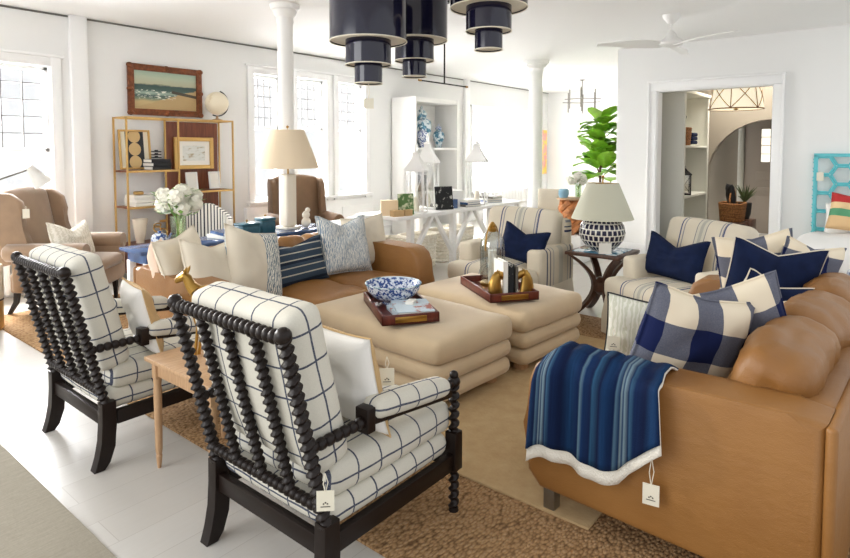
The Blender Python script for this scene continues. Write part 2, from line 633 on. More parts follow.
def softbox(bm, c, s, r=.05, bulge=(0, 0, .02), n=12, wr=0, seed=0, rot=None, mi=0, ws=5):
    """rounded, slightly puffed upholstery block with optional wrinkles"""
    hx, hy, hz = s[0] / 2, s[1] / 2, s[2] / 2
    r = min(r, hx * .99, hy * .99, hz * .99)
    verts = {}
    c = Vector(c)

    def levels(h):
        L = [-h, -h + r * .15, -h + r * .45, -h + r]
        m = max(2, int(n * h / max(hx, hy, hz)))
        L += [(-h + r) + (2 * (h - r)) * i / m for i in range(1, m)]
        L += [h - r, h - r * .45, h - r * .15, h]
        out = []
        for q in L:
            if not out or q - out[-1] > 1e-6:
                out.append(q)
        return out
    lx, ly, lz = levels(hx), levels(hy), levels(hz)

    def get(i, j, k):
        key = (i, j, k)
        if key in verts:
            return verts[key]
        p = Vector((lx[i], ly[j], lz[k]))
        q = Vector((max(-hx + r, min(hx - r, p.x)), max(-hy + r, min(hy - r, p.y)), max(-hz + r, min(hz - r, p.z))))
        d = p - q
        if d.length > 1e-9:
            nn = d.normalized()
            p2 = q + nn * r
        else:
            nn = Vector((0, 0, 1))
            p2 = p
        ux, uy, uz = p2.x / hx, p2.y / hy, p2.z / hz
        fx = max(0, 1 - ux * ux)
        fy = max(0, 1 - uy * uy)
        fz = max(0, 1 - uz * uz)
        p2 = p2 + Vector((ux * fy * fz * bulge[0], uy * fx * fz * bulge[1], uz * fx * fy * bulge[2]))
        if wr:
            w = noise.noise(Vector((p2.x * ws + seed * 7, p2.y * ws * 1.3 + seed * 3, p2.z * ws))) * wr
            w += noise.noise(Vector((p2.x * ws * 3 + seed, p2.y * ws * 2, p2.z * ws * 2.5 + seed))) * wr * .35
            p2 = p2 + nn * w
        if rot:
            p2 = rot @ p2
        verts[key] = bm.verts.new(p2 + c)
        return verts[key]
    X, Y, Z = len(lx) - 1, len(ly) - 1, len(lz) - 1

    def quad(a, b, cc, d):
        f = bm.faces.new((a, b, cc, d))
        f.material_index = mi
    for i in range(X):
        for j in range(Y):
            quad(get(i, j, 0), get(i, j + 1, 0), get(i + 1, j + 1, 0), get(i + 1, j, 0))
            quad(get(i, j, Z), get(i + 1, j, Z), get(i + 1, j + 1, Z), get(i, j + 1, Z))
    for i in range(X):
        for k in range(Z):
            quad(get(i, 0, k), get(i + 1, 0, k), get(i + 1, 0, k + 1), get(i, 0, k + 1))
            quad(get(i, Y, k), get(i, Y, k + 1), get(i + 1, Y, k + 1), get(i + 1, Y, k))
    for j in range(Y):
        for k in range(Z):
            quad(get(0, j, k), get(0, j, k + 1), get(0, j + 1, k + 1), get(0, j + 1, k))
            quad(get(X, j, k), get(X, j + 1, k), get(X, j + 1, k + 1), get(X, j, k + 1))
    return bm


def prism(bm, poly, y0, y1, bev=0, mi=0):
    """poly: (x, z) outline pushed along y"""
    a = [bm.verts.new((x, y0, z)) for x, z in poly]
    b = [bm.verts.new((x, y1, z)) for x, z in poly]
    n = len(poly)
    fs = [bm.faces.new(a), bm.faces.new(b[::-1])]
    for k in range(n):
        fs.append(bm.faces.new((a[k], b[k], b[(k + 1) % n], a[(k + 1) % n])))
    for f in fs:
        f.material_index = mi
    if bev:
        es = list({e for f in fs[:2] for e in f.edges})
        bmesh.ops.bevel(bm, geom=es, offset=bev, segments=3, affect='EDGES', profile=.5, material=mi)
    return bm


def NB():
    return bmesh.new()


def mk(name, bm, mats, parent=None, loc=(0, 0, 0), rot=(0, 0, 0), label=None, cat=None, group=None, kind=None, smooth=35, matrix=None):
    bmesh.ops.recalc_face_normals(bm, faces=bm.faces[:])
    me = bpy.data.meshes.new(name)
    bm.to_mesh(me)
    bm.free()
    for m in (mats if isinstance(mats, (list, tuple)) else [mats]):
        me.materials.append(m)
    for p in me.polygons:
        p.use_smooth = True
    me.set_sharp_from_angle(angle=R(smooth))
    o = bpy.data.objects.new(name, me)
    COL.objects.link(o)
    if matrix is not None:
        o.matrix_world = matrix
    else:
        o.location = loc
        o.rotation_euler = rot
    if parent:
        o.parent = parent
    tag(o, label, cat, group, kind)
    return o


def tag(o, label=None, cat=None, group=None, kind=None):
    if label:
        o['label'] = label
    if cat:
        o['category'] = cat
    if group:
        o['group'] = group
    if kind:
        o['kind'] = kind
    return o


def T(name, label, cat, loc, rz=0, group=None):
    o = bpy.data.objects.new(name, None)
    o.empty_display_size = .1
    COL.objects.link(o)
    o.location = loc
    o.rotation_euler = (0, 0, R(rz))
    return tag(o, label, cat, group)


def kids(o):
    return [c for c in bpy.data.objects if c.parent == o]


def dup(o, loc, rz, label, parent=None):
    def rec(s, par):
        c = s.copy()
        COL.objects.link(c)
        c.parent = par
        for k in kids(s):
            rec(k, c)
        return c
    r = rec(o, parent)
    r.location = loc
    r.rotation_euler = (0, 0, R(rz))
    r['label'] = label
    return r


def struct(name, bm, m, smooth=35, parent=None):
    return mk(name, bm, m, parent=parent, kind=None if parent else 'structure', smooth=smooth)


# ------------------------------------------------------------------ the room
WY = 7.03      # window wall
DX = 8.43      # wall with the cased opening
HC = 2.95      # ceiling height
b = NB()
box(b, (5.3, 2.2, -.05), (17.6, 11, .1))
struct('floor', b, M['floor'])
b = NB()
box(b, (7.0, 3.6, HC + .05), (14.2, 7.2, .1))
struct('ceiling', b, M['ceil'])


def wall_y(name, y, x0, x1, th, holes, m):
    b = NB()
    xs = x0
    for (a, c, z0, z1) in holes:
        box(b, ((xs + a) / 2, y + th / 2, HC / 2), (a - xs, th, HC))
        box(b, ((a + c) / 2, y + th / 2, z0 / 2), (c - a, th, z0))
        box(b, ((a + c) / 2, y + th / 2, (z1 + HC) / 2), (c - a, th, HC - z1))
        xs = c
    box(b, ((xs + x1) / 2, y + th / 2, HC / 2), (x1 - xs, th, HC))
    return struct(name, b, m)


WINS = [(.95, 2.36, .62, 2.38), (4.87, 5.36, .78, 2.56), (5.62, 6.20, .78, 2.58), (6.45, 7.05, .78, 2.58), (10.3, 12.5, .62, 2.32)]
wall_y('wall_left', WY, -1.5, 14.0, .22, WINS, M['wall'])
b = NB()
box(b, (13.75, 4.9, HC / 2), (.2, 4.3, HC))
struct('wall_back', b, M['wall'])
b = NB()
box(b, (13.3, 3.9, HC / 2), (.7, 1.6, HC))
struct('wall_back_return', b, M['wall'])

# wall with the cased opening, from its free end at y 3.23
b = NB()
OY0, OY1, OZ = 1.25, 2.66, 2.32
box(b, (DX + .09, (3.23 + OY1) / 2, HC / 2), (.18, 3.23 - OY1, HC))
box(b, (DX + .09, (OY0 + OY1) / 2, (OZ + HC) / 2), (.18, OY1 - OY0, HC - OZ))
box(b, (DX + .09, (OY0 - 2.5) / 2, HC / 2), (.18, OY0 + 2.5, HC))
struct('wall_right', b, M['wall'])
b = NB()
for y in (OY0 - .06, OY1 + .06):
    box(b, (DX - .012, y, OZ / 2), (.024, .12, OZ), .006)
    box(b, (DX - .03, y + (.05 if y > 2 else -.05), OZ / 2 + .06), (.03, .03, OZ + .12), .008)
box(b, (DX - .012, (OY0 + OY1) / 2, OZ + .06), (.024, OY1 - OY0 + .24, .12), .006)
box(b, (DX - .03, (OY0 + OY1) / 2, OZ + .125), (.03, OY1 - OY0 + .27, .03), .008)
for y in (OY0 + .006, OY1 - .006):
    box(b, (DX + .09, y, OZ / 2), (.18, .012, OZ))
box(b, (DX + .09, (OY0 + OY1) / 2, OZ - .006), (.18, OY1 - OY0, .012))
struct('trim_1', b, M['trim'])
b = NB()
box(b, (DX - .01, (OY0 - 2.4) / 2 - .06, .08), (.02, OY0 + 2.2, .16), .004)
box(b, (DX - .01, 3.0, .08), (.02, .43, .16), .004)
struct('baseboard_right', b, M['trim'])
b = NB()
box(b, (6.2, WY - .01, .09), (15, .02, .18), .004)
struct('baseboard_left', b, M['trim'])
# pilasters on the window wall
for i, x in enumerate((2.63, 9.99)):
    b = NB()
    box(b, (x, WY - .035, HC / 2), (.17, .07, HC), .004)
    struct('trim_%d' % (2 + i), b, M['trim'])
# thin grey picture rail under the ceiling
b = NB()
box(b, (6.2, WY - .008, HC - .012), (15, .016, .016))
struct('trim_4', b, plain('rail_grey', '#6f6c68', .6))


def window(i, x0, x1, z0, z1, nv, nh, lead_frac):
    b = NB()
    w = .1
    for x in (x0 - w / 2, x1 + w / 2):
        box(b, (x, WY - .015, (z0 + z1) / 2), (w, .03, z1 - z0 + 2 * w), .006)
    box(b, ((x0 + x1) / 2, WY - .015, z1 + w / 2), (x1 - x0, .03, w), .006)
    box(b, ((x0 + x1) / 2, WY - .02, z1 + w + .015), (x1 - x0 + .26, .05, .03), .006)
    box(b, ((x0 + x1) / 2, WY - .04, z0 - .02), (x1 - x0 + .26, .1, .04), .008)
    s = .04
    zm = z1 - (z1 - z0) * lead_frac
    for zz in (z0 + s / 2, z1 - s / 2, zm):
        box(b, ((x0 + x1) / 2, WY + .1, zz), (x1 - x0, .05, s), .004)
    for x in (x0 + s / 2, x1 - s / 2):
        box(b, (x, WY + .1, (z0 + z1) / 2), (s, .05, z1 - z0), .004)
    root = struct('window_%d' % i, b, M['trim'])
    b = NB()
    a0, a1 = x0 + s, x1 - s
    for k in range(1, nv + 1):
        box(b, (a0 + (a1 - a0) * k / (nv + 1), WY + .1, (zm + z1) / 2), (.011, .012, z1 - zm - .03))
    for k in range(1, nh + 1):
        box(b, ((x0 + x1) / 2, WY + .1, zm + (z1 - zm) * k / (nh + 1)), (a1 - a0, .012, .009))
    mk('leaded_grid', b, M['lead'], parent=root)
    b = NB()
    box(b, ((x0 + x1) / 2, WY + .115, (z0 + z1) / 2), (x1 - x0 - .04, .004, z1 - z0 - .04))
    mk('pane', b, M['glass'], parent=root)


window(1, *WINS[0], 6, 4, .5)
for i in (1, 2, 3):
    window(i + 1, *WINS[i], 3, 4, .42)
window(5, *WINS[4], 5, 1, .5)
# white panelling under the triple window
b = NB()
box(b, (5.95, WY - .03, .37), (2.5, .06, .66), .004)
for x in (5.12, 5.95, 6.78):
    box(b, (x, WY - .065, .37), (.62, .015, .44), .006)
struct('trim_5', b, M['trim'])
# sheer curtains over the far window
b = NB()
rings = []
for z in (.3, 2.42):
    rings.append([(10.15 + i * .02, WY - .1 + .03 * math.sin(i * .9), z) for i in range(125)])
va = [[b.verts.new(p) for p in r] for r in rings]
for i in range(124):
    b.faces.new((va[0][i], va[0][i + 1], va[1][i + 1], va[1][i]))
_n = NT('sheer_fabric')
_tr = _n.n('ShaderNodeBsdfTranslucent')
_tr.inputs[0].default_value = (.95, .95, .94, 1)
_df = _n.n('ShaderNodeBsdfTransparent')
_mx = _n.n('ShaderNodeMixShader')
_mx.inputs[0].default_value = .55
_n.t.links.new(_tr.outputs[0], _mx.inputs[1])
_n.t.links.new(_df.outputs[0], _mx.inputs[2])
_n.t.links.new(_mx.outputs[0], _n.t.nodes['Material Output'].inputs['Surface'])
mk('sheer_curtain', b, _n.m, label='white sheer curtain over the far window behind the white trestle table', cat='curtain')


# ------------------------------------------------------------------ the hall beyond the opening
b = NB()
box(b, (10.1, 2.95, HC / 2), (3.2, .1, HC))
struct('wall_hall_left', b, M['taupe'])
b = NB()
box(b, (10.1, .75, HC / 2), (3.2, .1, HC))
struct('wall_hall_right', b, M['taupe'])
b = NB()
box(b, (12.1, 1.85, HC / 2), (.1, 2.3, HC))
struct('wall_hall_back', b, M['taupe'])
b = NB()
box(b, (10.35, 1.85, HC + .12), (3.6, 2.3, .1))
struct('ceiling_hall', b, M['ceil'])
# arch wall
b = NB()
ac, ar, az = 1.62, .96, 1.06
poly = [(.8, 0), (.8, HC), (2.9, HC), (2.9, 0), (ac + ar, 0), (ac + ar, az)]
pts = [(ac + ar * math.cos(t), az + ar * .98 * math.sin(t)) for t in [PI * k / 16 for k in range(1, 16)]]
outl = [(2.9, 0), (ac + ar, 0), (ac + ar, az)] + pts + [(ac - ar, az), (ac - ar, 0), (.8, 0), (.8, HC), (2.9, HC)]
for f0, f1 in ((10.9, 11.05),):
    va = [b.verts.new((f0, y, z)) for y, z in outl]
    vb = [b.verts.new((f1, y, z)) for y, z in outl]
    b.faces.new(va)
    b.faces.new(vb[::-1])
    n_ = len(outl)
    for k in range(n_):
        b.faces.new((va[k], vb[k], vb[(k + 1) % n_], va[(k + 1) % n_]))
struct('wall_hall_arch', b, M['taupe'], smooth=30)
# front door at the end of the hall
DXX = 12.02
b = NB()
box(b, (DXX, 1.72, 1.02), (.05, .98, 2.04), .004)
for z, h in ((.42, .5), (1.03, .16),):
    box(b, (DXX - .028, 1.72, z), (.012, .6, h), .005)
box(b, (DXX - .028, 1.72, .78), (.012, .6, .1), .005)
door = struct('door_1', b, M['taupe_door'])
b = NB()
box(b, (DXX - .03, 1.72, 1.58), (.012, .46, .6))
_n = NT('daylit_leaded_light')
_n.b.inputs['Emission Color'].default_value = (1, .93, .8, 1)
_n.b.inputs['Emission Strength'].default_value = .9
_n.col(lin('#e9e0cd'))
mk('door_light', b, _n.fin(.4), parent=door)
b = NB()
for k in range(4):
    box(b, (DXX - .04, 1.49 + .46 * k / 3, 1.58), (.01, .01, .6))
for k in range(5):
    box(b, (DXX - .04, 1.72, 1.28 + .6 * k / 4), (.01, .46, .01))
mk('leaded_grid', b, M['lead'], parent=door)
b = NB()
for y in (1.17, 2.27):
    box(b, (DXX - .01, y, 1.04), (.05, .1, 2.14), .006)
box(b, (DXX - .01, 1.72, 2.11), (.05, 1.2, .1), .006)
struct('trim_6', b, M['hallshelf'])
area('hall_fill_light', (10.2, 1.8, 2.9), (10.4, 1.8, 0), 1.2, .8, 42, (1, .95, .87))  # unseen fill under the hall ceiling, added to brighten the hall

# hall bookcase with its contents
hc = T('hall_bookcase', 'tall putty painted bookcase just inside the cased opening', 'bookcase', (8.98, 2.45, 0))
b = NB()
D0, W0, HH = .42, 1.36, 2.36
box(b, (.0, D0 / 2, HH / 2), (.03, D0, HH))
box(b, (W0, D0 / 2, HH / 2), (.03, D0, HH))
box(b, (W0 / 2, D0 - .01, HH / 2), (W0, .02, HH))
box(b, (W0 / 2, D0 / 2, HH), (W0 + .1, D0 + .06, .05), .01)
box(b, (W0 / 2, D0 / 2, .05), (W0, D0, .1))
box(b, (.02, -.005, HH / 2), (.05, .02, HH))
box(b, (W0 - .02, -.005, HH / 2), (.05, .02, HH))
mk('carcass', b, M['hallshelf'], parent=hc)
for z in (.8, 1.55):
    b = NB()
    box(b, (W0 / 2, D0 / 2, z), (W0 - .03, D0, .035), .004)
    mk('shelf', b, M['hallshelf'], parent=hc)


def basket(name, label, loc, w, d, h, m, cat='basket', handle=False, rz=0, group=None, slant=.85):
    t = T(name, label, cat, loc, rz, group)
    b = NB()
    for k in range(9):
        z = h * (k + .5) / 9
        s = slant + (1 - slant) * (k + .5) / 9
        pts = []
        for q in range(24):
            a = 2 * PI * q / 24
            cx_ = abs(math.cos(a)) ** .5 * (1 if math.cos(a) >= 0 else -1)
            sy_ = abs(math.sin(a)) ** .5 * (1 if math.sin(a) >= 0 else -1)
            pts.append((cx_ * w / 2 * s, sy_ * d / 2 * s, z))
        r = h / 9 * .55
        rings = []
        for i_, p in enumerate(pts):
            p = Vector(p)
            nn = Vector((p.x, p.y, 0)).normalized()
            rings.append([p + nn * r * .8 * math.cos(u) + Vector((0, 0, 1)) * r * math.sin(u) for u in [2 * PI * j / 6 for j in range(6)]])
        loft(b, rings, closed=True)
    box(b, (0, 0, .01), (w * slant * .9, d * slant * .9, .02))
    mk('woven_body', b, m, parent=t)
    if handle:
        b = NB()
        tube(b, [(w / 2 * math.cos(a) * .9, 0, h + .22 * math.sin(a)) for a in [PI * k / 10 for k in range(11)]], .012)
        mk('handle', b, m, parent=t)
    return t


basket('wicker_basket', 'brown wicker basket on the upper hall shelf', (9.32, 2.56, 1.57), .34, .2, .27, M['wicker'])
basket('wicker_basket', 'large brown wicker basket with a hoop handle on the hall floor', (10.55, 2.1, .35), .5, .36, .3, M['wicker'], handle=True)
b = NB()
box(b, (10.55, 2.1, .175), (.6, .4, .34), .01)
mk('low_chest', b, M['darkwood'], label='low dark chest under the large hoop handled basket', cat='chest')


def pillow(name, label, w, h, t, mats, loc, yaw=0, lean=15, roll=0, chop=0.0, cat='pillow', group=None, seed=1, corner=.06, wr=.006, pipe=None, split=None, n=22):
    """origin at its centre; yaw 0 shows its front to -y, leaning backwards"""
    b = NB()
    mats = mats if isinstance(mats, (list, tuple)) else [mats]
    P = {}

    def pos(i, j, side):
        u, v = -1 + 2 * i / n, -1 + 2 * j / n
        # pinch the sides between the corners
        x = u * (w / 2) * (1 - corner * (1 - v * v))
        z = v * (h / 2) * (1 - corner * (1 - u * u))
        if chop:
            z -= chop * h * max(0, v + .25) / 1.25 * max(0, 1 - abs(u) * 1.15) ** 1.1
        th = t / 2 * (max(0, 1 - u ** 4) ** .55) * (max(0, 1 - v ** 4) ** .55)
        if chop:
            th *= 1 - .35 * max(0, v) * max(0, 1 - abs(u) * 2)
        wv = noise.noise(Vector((u * 2.3 + seed * 5, v * 2.3, side * 3 + seed))) * wr * 2.4
        wv += noise.noise(Vector((u * 6 + seed, v * 5 - seed, side))) * wr
        edge = (1 - u ** 6) * (1 - v ** 6)
        y = side * (th + wv * edge)
        return Vector((x, y, z))
    for i in range(n + 1):
        for j in range(n + 1):
            e = i in (0, n) or j in (0, n)
            p = pos(i, j, -1)
            if e:
                p.y = 0
                P[(i, j, -1)] = P[(i, j, 1)] = b.verts.new(p)
            else:
                P[(i, j, -1)] = b.verts.new(p)
                P[(i, j, 1)] = b.verts.new(pos(i, j, 1))
    for s in (-1, 1):
        for i in range(n):
            for j in range(n):
                q = [P[(i, j, s)], P[(i + 1, j, s)], P[(i + 1, j + 1, s)], P[(i, j + 1, s)]]
                f = b.faces.new(q if s == -1 else q[::-1])
                k = 0
                if s == 1 and len(mats) > 1:
                    k = 1
                if split and s == -1 and i / n > split:
                    k = 1
                f.material_index = k
    rot = Matrix.Rotation(R(yaw), 4, 'Z') @ Matrix.Rotation(R(-lean), 4, 'X') @ Matrix.Rotation(R(roll), 4, 'Y')
    o = mk(name, b, mats, label=label, cat=cat, group=group, smooth=80)
    o.matrix_world = Matrix.Translation(Vector(loc)) @ rot
    b = NB()
    loop = [pos(i, 0, -1) for i in range(n)] + [pos(n, j, -1) for j in range(n)] + [pos(i, n, -1) for i in range(n, 0, -1)] + [pos(0, j, -1) for j in range(n, 0, -1)]
    for p in loop:
        p.y = 0
    L = len(loop)
    rings = []
    for i, p in enumerate(loop):
        d = (loop[(i + 1) % L] - loop[i - 1]).normalized()
        uu = Vector((0, 1, 0))
        vv = d.cross(uu)
        rings.append([p + (uu * math.cos(a) + vv * math.sin(a)) * .0045 for a in (0, PI / 2, PI, 3 * PI / 2)])
    loft(b, rings, closed=True)
    mk('piping', b, pipe or mats[0], parent=o)
    return o


pillow('throw_pillow', 'black pillow standing in the hoop handled basket', .26, .34, .1, M['black'], (10.5, 2.12, .78), 30, 8, 0)
# things on the hall shelves
b = NB()
for k in range(3):
    softbox(b, (9.72, 2.6, 1.59 + .03 + k * .06), (.3, .24, .055), .02, (0, 0, .005), 4)
mk('folded_textile', b, M['navy'], label='folded navy textiles beside the basket on the upper hall shelf', cat='textile')
b = NB()
for k in range(4):
    tube(b, [(9.22 + .03 * k, 2.56, 1.86), (9.2 + .035 * k, 2.56 - .03 * (k % 2), 2.0), (9.17 + .06 * k, 2.56, 2.16 - .03 * k)], [.022, .028, .015], 6)
mk('umbrella_bundle', b, M['navy'], label='dark rolled umbrellas standing in the upper hall basket', cat='umbrella')
lt = T('black_lantern', 'black metal lantern on the middle hall shelf', 'lantern', (9.42, 2.58, .82), 20)


def lantern(t, w, h, m, twist_=0):
    b = NB()
    box(b, (0, 0, .012), (w, w, .024), .003)
    box(b, (0, 0, h * .62), (w * 1.06, w * 1.06, .02), .003)
    for sx in (-1, 1):
        for sy in (-1, 1):
            box(b, (sx * w * .46, sy * w * .46, h * .31), (.016, .016, h * .62))
    for sx in (-1, 1):
        tube(b, [(sx * w * .46, -w * .46, .02), (sx * w * .1, -w * .46, h * .3), (sx * w * .46, -w * .46, h * .6)], .003, 4)
        tube(b, [(-w * .46, sx * w * .46, .02), (-w * .46, sx * w * .1, h * .3), (-w * .46, sx * w * .46, h * .6)], .003, 4)
    mk('frame', b, m, parent=t)
    b = NB()
    s = w * .54
    rings = []
    for f, z in ((1, h * .63), (.55, h * .74), (.3, h * .82), (.3, h * .86), (.36, h * .87), (.1, h * .9)):
        rings.append([(s * f * sx, s * f * sy, z) for sx, sy in ((-1, -1), (1, -1), (1, 1), (-1, 1))])
    loft(b, rings)
    mk('roof', b, m, parent=t)
    b = NB()
    tube(b, [(.045 * w / .2 * math.cos(a), 0, h * .945 + .045 * w / .2 * math.sin(a)) for a in [2 * PI * k / 14 for k in range(15)]], .009, 6)
    mk('ring_handle', b, m, parent=t)
    b = NB()
    for sx, sy, a_, c_ in ((0, 1, 1, 0), (0, -1, 1, 0), (1, 0, 0, 1), (-1, 0, 0, 1)):
        box(b, (sx * w * .45, sy * w * .45, h * .32), (w * .9 if a_ else .002, w * .9 if c_ else .002, h * .56))
    mk('panes', b, M['glass'], parent=t)


lantern(lt, .24, .5, M['iron'])
b = NB()
for k in range(46):
    a = random.uniform(0, 2 * PI)
    r_ = random.uniform(.02, .2)
    p0 = Vector((10.85, 1.98, .62))
    p1 = p0 + Vector((r_ * math.cos(a), r_ * math.sin(a), random.uniform(.1, .32)))
    tube(b, [p0, (p0 + p1) / 2 + Vector((0, 0, .03)), p1], [.003, .012, .002], 4)
mk('leafy_plant', b, plain('dim_leaf', '#4d5a35', .6), label='small leafy plant behind the hoop handled basket in the hall', cat='plant')
b = NB()
lathe(b, [(.07, .0), (.1, .1), (.11, .27)], (10.85, 1.98, .36), 16)
mk('plant_pot', b, M['black'], label='dark pot under the small leafy hall plant', cat='pot')
b = NB()
box(b, (10.85, 1.98, .18), (.3, .3, .36), .01)
mk('plant_stand', b, M['darkwood'], label='dark box stand under the small hall plant pot', cat='stand')

# drum pendant in the hall
t = T('hall_pendant', 'cream drum pendant with crossed brass straps in the hall', 'pendant lamp', (9.6, 1.9, 0))
b = NB()
lathe(b, [(.36, 2.1), (.3, 2.5), (.29, 2.5), (.35, 2.1)], seg=36, cap=False)
lathe(b, [(.345, 2.125), (.01, 2.125)], seg=36, cap=False)
_n = NT('glowing_shade')
_n.col(lin('#e7dcc0'))
_n.b.inputs['Emission Color'].default_value = (1, .9, .7, 1)
_n.b.inputs['Emission Strength'].default_value = .55
mk('shade', b, _n.fin(.8), parent=t)
b = NB()
for z, r_ in ((2.1, .362), (2.5, .303)):
    tube(b, [(r_ * math.cos(2 * PI * k / 36), r_ * math.sin(2 * PI * k / 36), z) for k in range(37)], .009, 6)
for k in range(6):
    a0 = 2 * PI * k / 6
    for s in (-1, 1, 0):
        tube(b, [((.363 - .06 * q) * math.cos(a0 + s * q * PI / 3), (.363 - .06 * q) * math.sin(a0 + s * q * PI / 3), 2.1 + .4 * q) for q in [j / 8 for j in range(9)]], .006, 5)
mk('brass_straps', b, plain('aged_brass', '#8d6536', .4, .8), parent=t)
b = NB()
tube(b, [(0, 0, 2.1), (0, 0, 3.06)], .008)
lathe(b, [(.01, 2.085), (.04, 2.1), (.01, 2.12)])
mk('rod', b, M['brass'], parent=t)

# blue and white garden stool peeking behind the striped armchair, inside the opening
b = NB()
lathe(b, [(.14, 0), (.19, .12), (.2, .25), (.19, .38), (.15, .48), (.13, .5)], (8.75, 2.3, 0.0), 24)
mk('garden_stool', b, M['bluewhite2'], label='blue and white porcelain garden stool in the cased opening', cat='stool')

# ------------------------------------------------------------------ columns
for (x, y), lab in (((3.74, 4.84), 'round white column rising behind the tan linen shaded lamp'), ((8.64, 4.67), 'far round white column beside the yellow and pink painting')):
    b = NB()
    r_ = .083 if x < 5 else .12
    lathe(b, [(r_ * 1.5, 0), (r_ * 1.5, .06), (r_ * 1.2, .1), (r_, .14), (r_ * .93, HC - .2), (r_ * 1.05, HC - .17), (r_ * 1.0, HC - .13),
              (r_ * 1.3, HC - .1), (r_ * 1.45, HC - .06), (r_ * 1.7, HC - .05), (r_ * 1.8, HC - .001)], (x, y, 0), 32)
    mk('column', b, M['white'], label=lab, cat='column')

# ------------------------------------------------------------------ rugs
b = NB()
box(b, (3.25, 2.95, .006), (3.45, 6.6, .012), .003)
mk('jute_rug', b, M['jute'], label='large braided brown jute rug under the seating group', cat='rug')
b = NB()
box(b, (3.25, 2.1, .0175), (2.25, 2.4, .011), .003)
o = mk('wool_rug', b, M['rug'], label='beige wool rug layered on the jute rug under the ottomans', cat='rug')
b = NB()
nx, ny = 30, 60
vs = [[b.verts.new((-1.3 + 2.2 * i / nx, -.6 + 4.6 * j / ny, .006 + .005 * max(0, noise.noise(Vector((i * .09, j * .5, 0)))))) for j in range(ny + 1)] for i in range(nx + 1)]
for i in range(nx):
    for j in range(ny):
        b.faces.new((vs[i][j], vs[i + 1][j], vs[i + 1][j + 1], vs[i][j + 1]))
r0 = bmesh.ops.extrude_face_region(b, geom=b.faces[:])
for v in r0['geom']:
    if isinstance(v, bmesh.types.BMVert):
        v.co.z = .0005
mk('flatweave_rug', b, M['flat'], label='taupe flatweave rug with fine ribs at the left front corner', cat='rug')


# ------------------------------------------------------------------ spool chairs
def price_tag(label, top, length=.1, w=.055, h=.075, yaw=0, swing=(0, 0), mark=True):
    """a card hanging from a loop of string; origin at the knot"""
    t = T('price_tag', label, 'price tag', top, yaw)
    b = NB()
    tube(b, [(0, 0, 0), (-.006 + swing[0] / 2, -.004, -length * .5), (swing[0], 0, -length)], .0016, 5)
    tube(b, [(0, 0, 0), (.008 + swing[0] / 2, .004, -length * .5), (swing[0], 0, -length)], .0016, 5)
    mk('string', b, M['string'], parent=t)
    b = NB()
    box(b, (swing[0], 0, -length - h / 2 + .006), (w, .002, h), 0)
    c = mk('card', b, M['tagp'], parent=t)
    if mark:
        b = NB()
        z0 = -length - h * .55
        for sx in (-1, 0, 1):
            ball(b, (swing[0] + sx * .006, -.0016, z0 + (.004 if sx == 0 else 0)), .0028, 8, 5, (1, .2, 1))
        box(b, (swing[0], -.0016, z0 - .009), (.03, .0008, .0025))
        mk('emblem', b, M['ink'], parent=c)
    return t


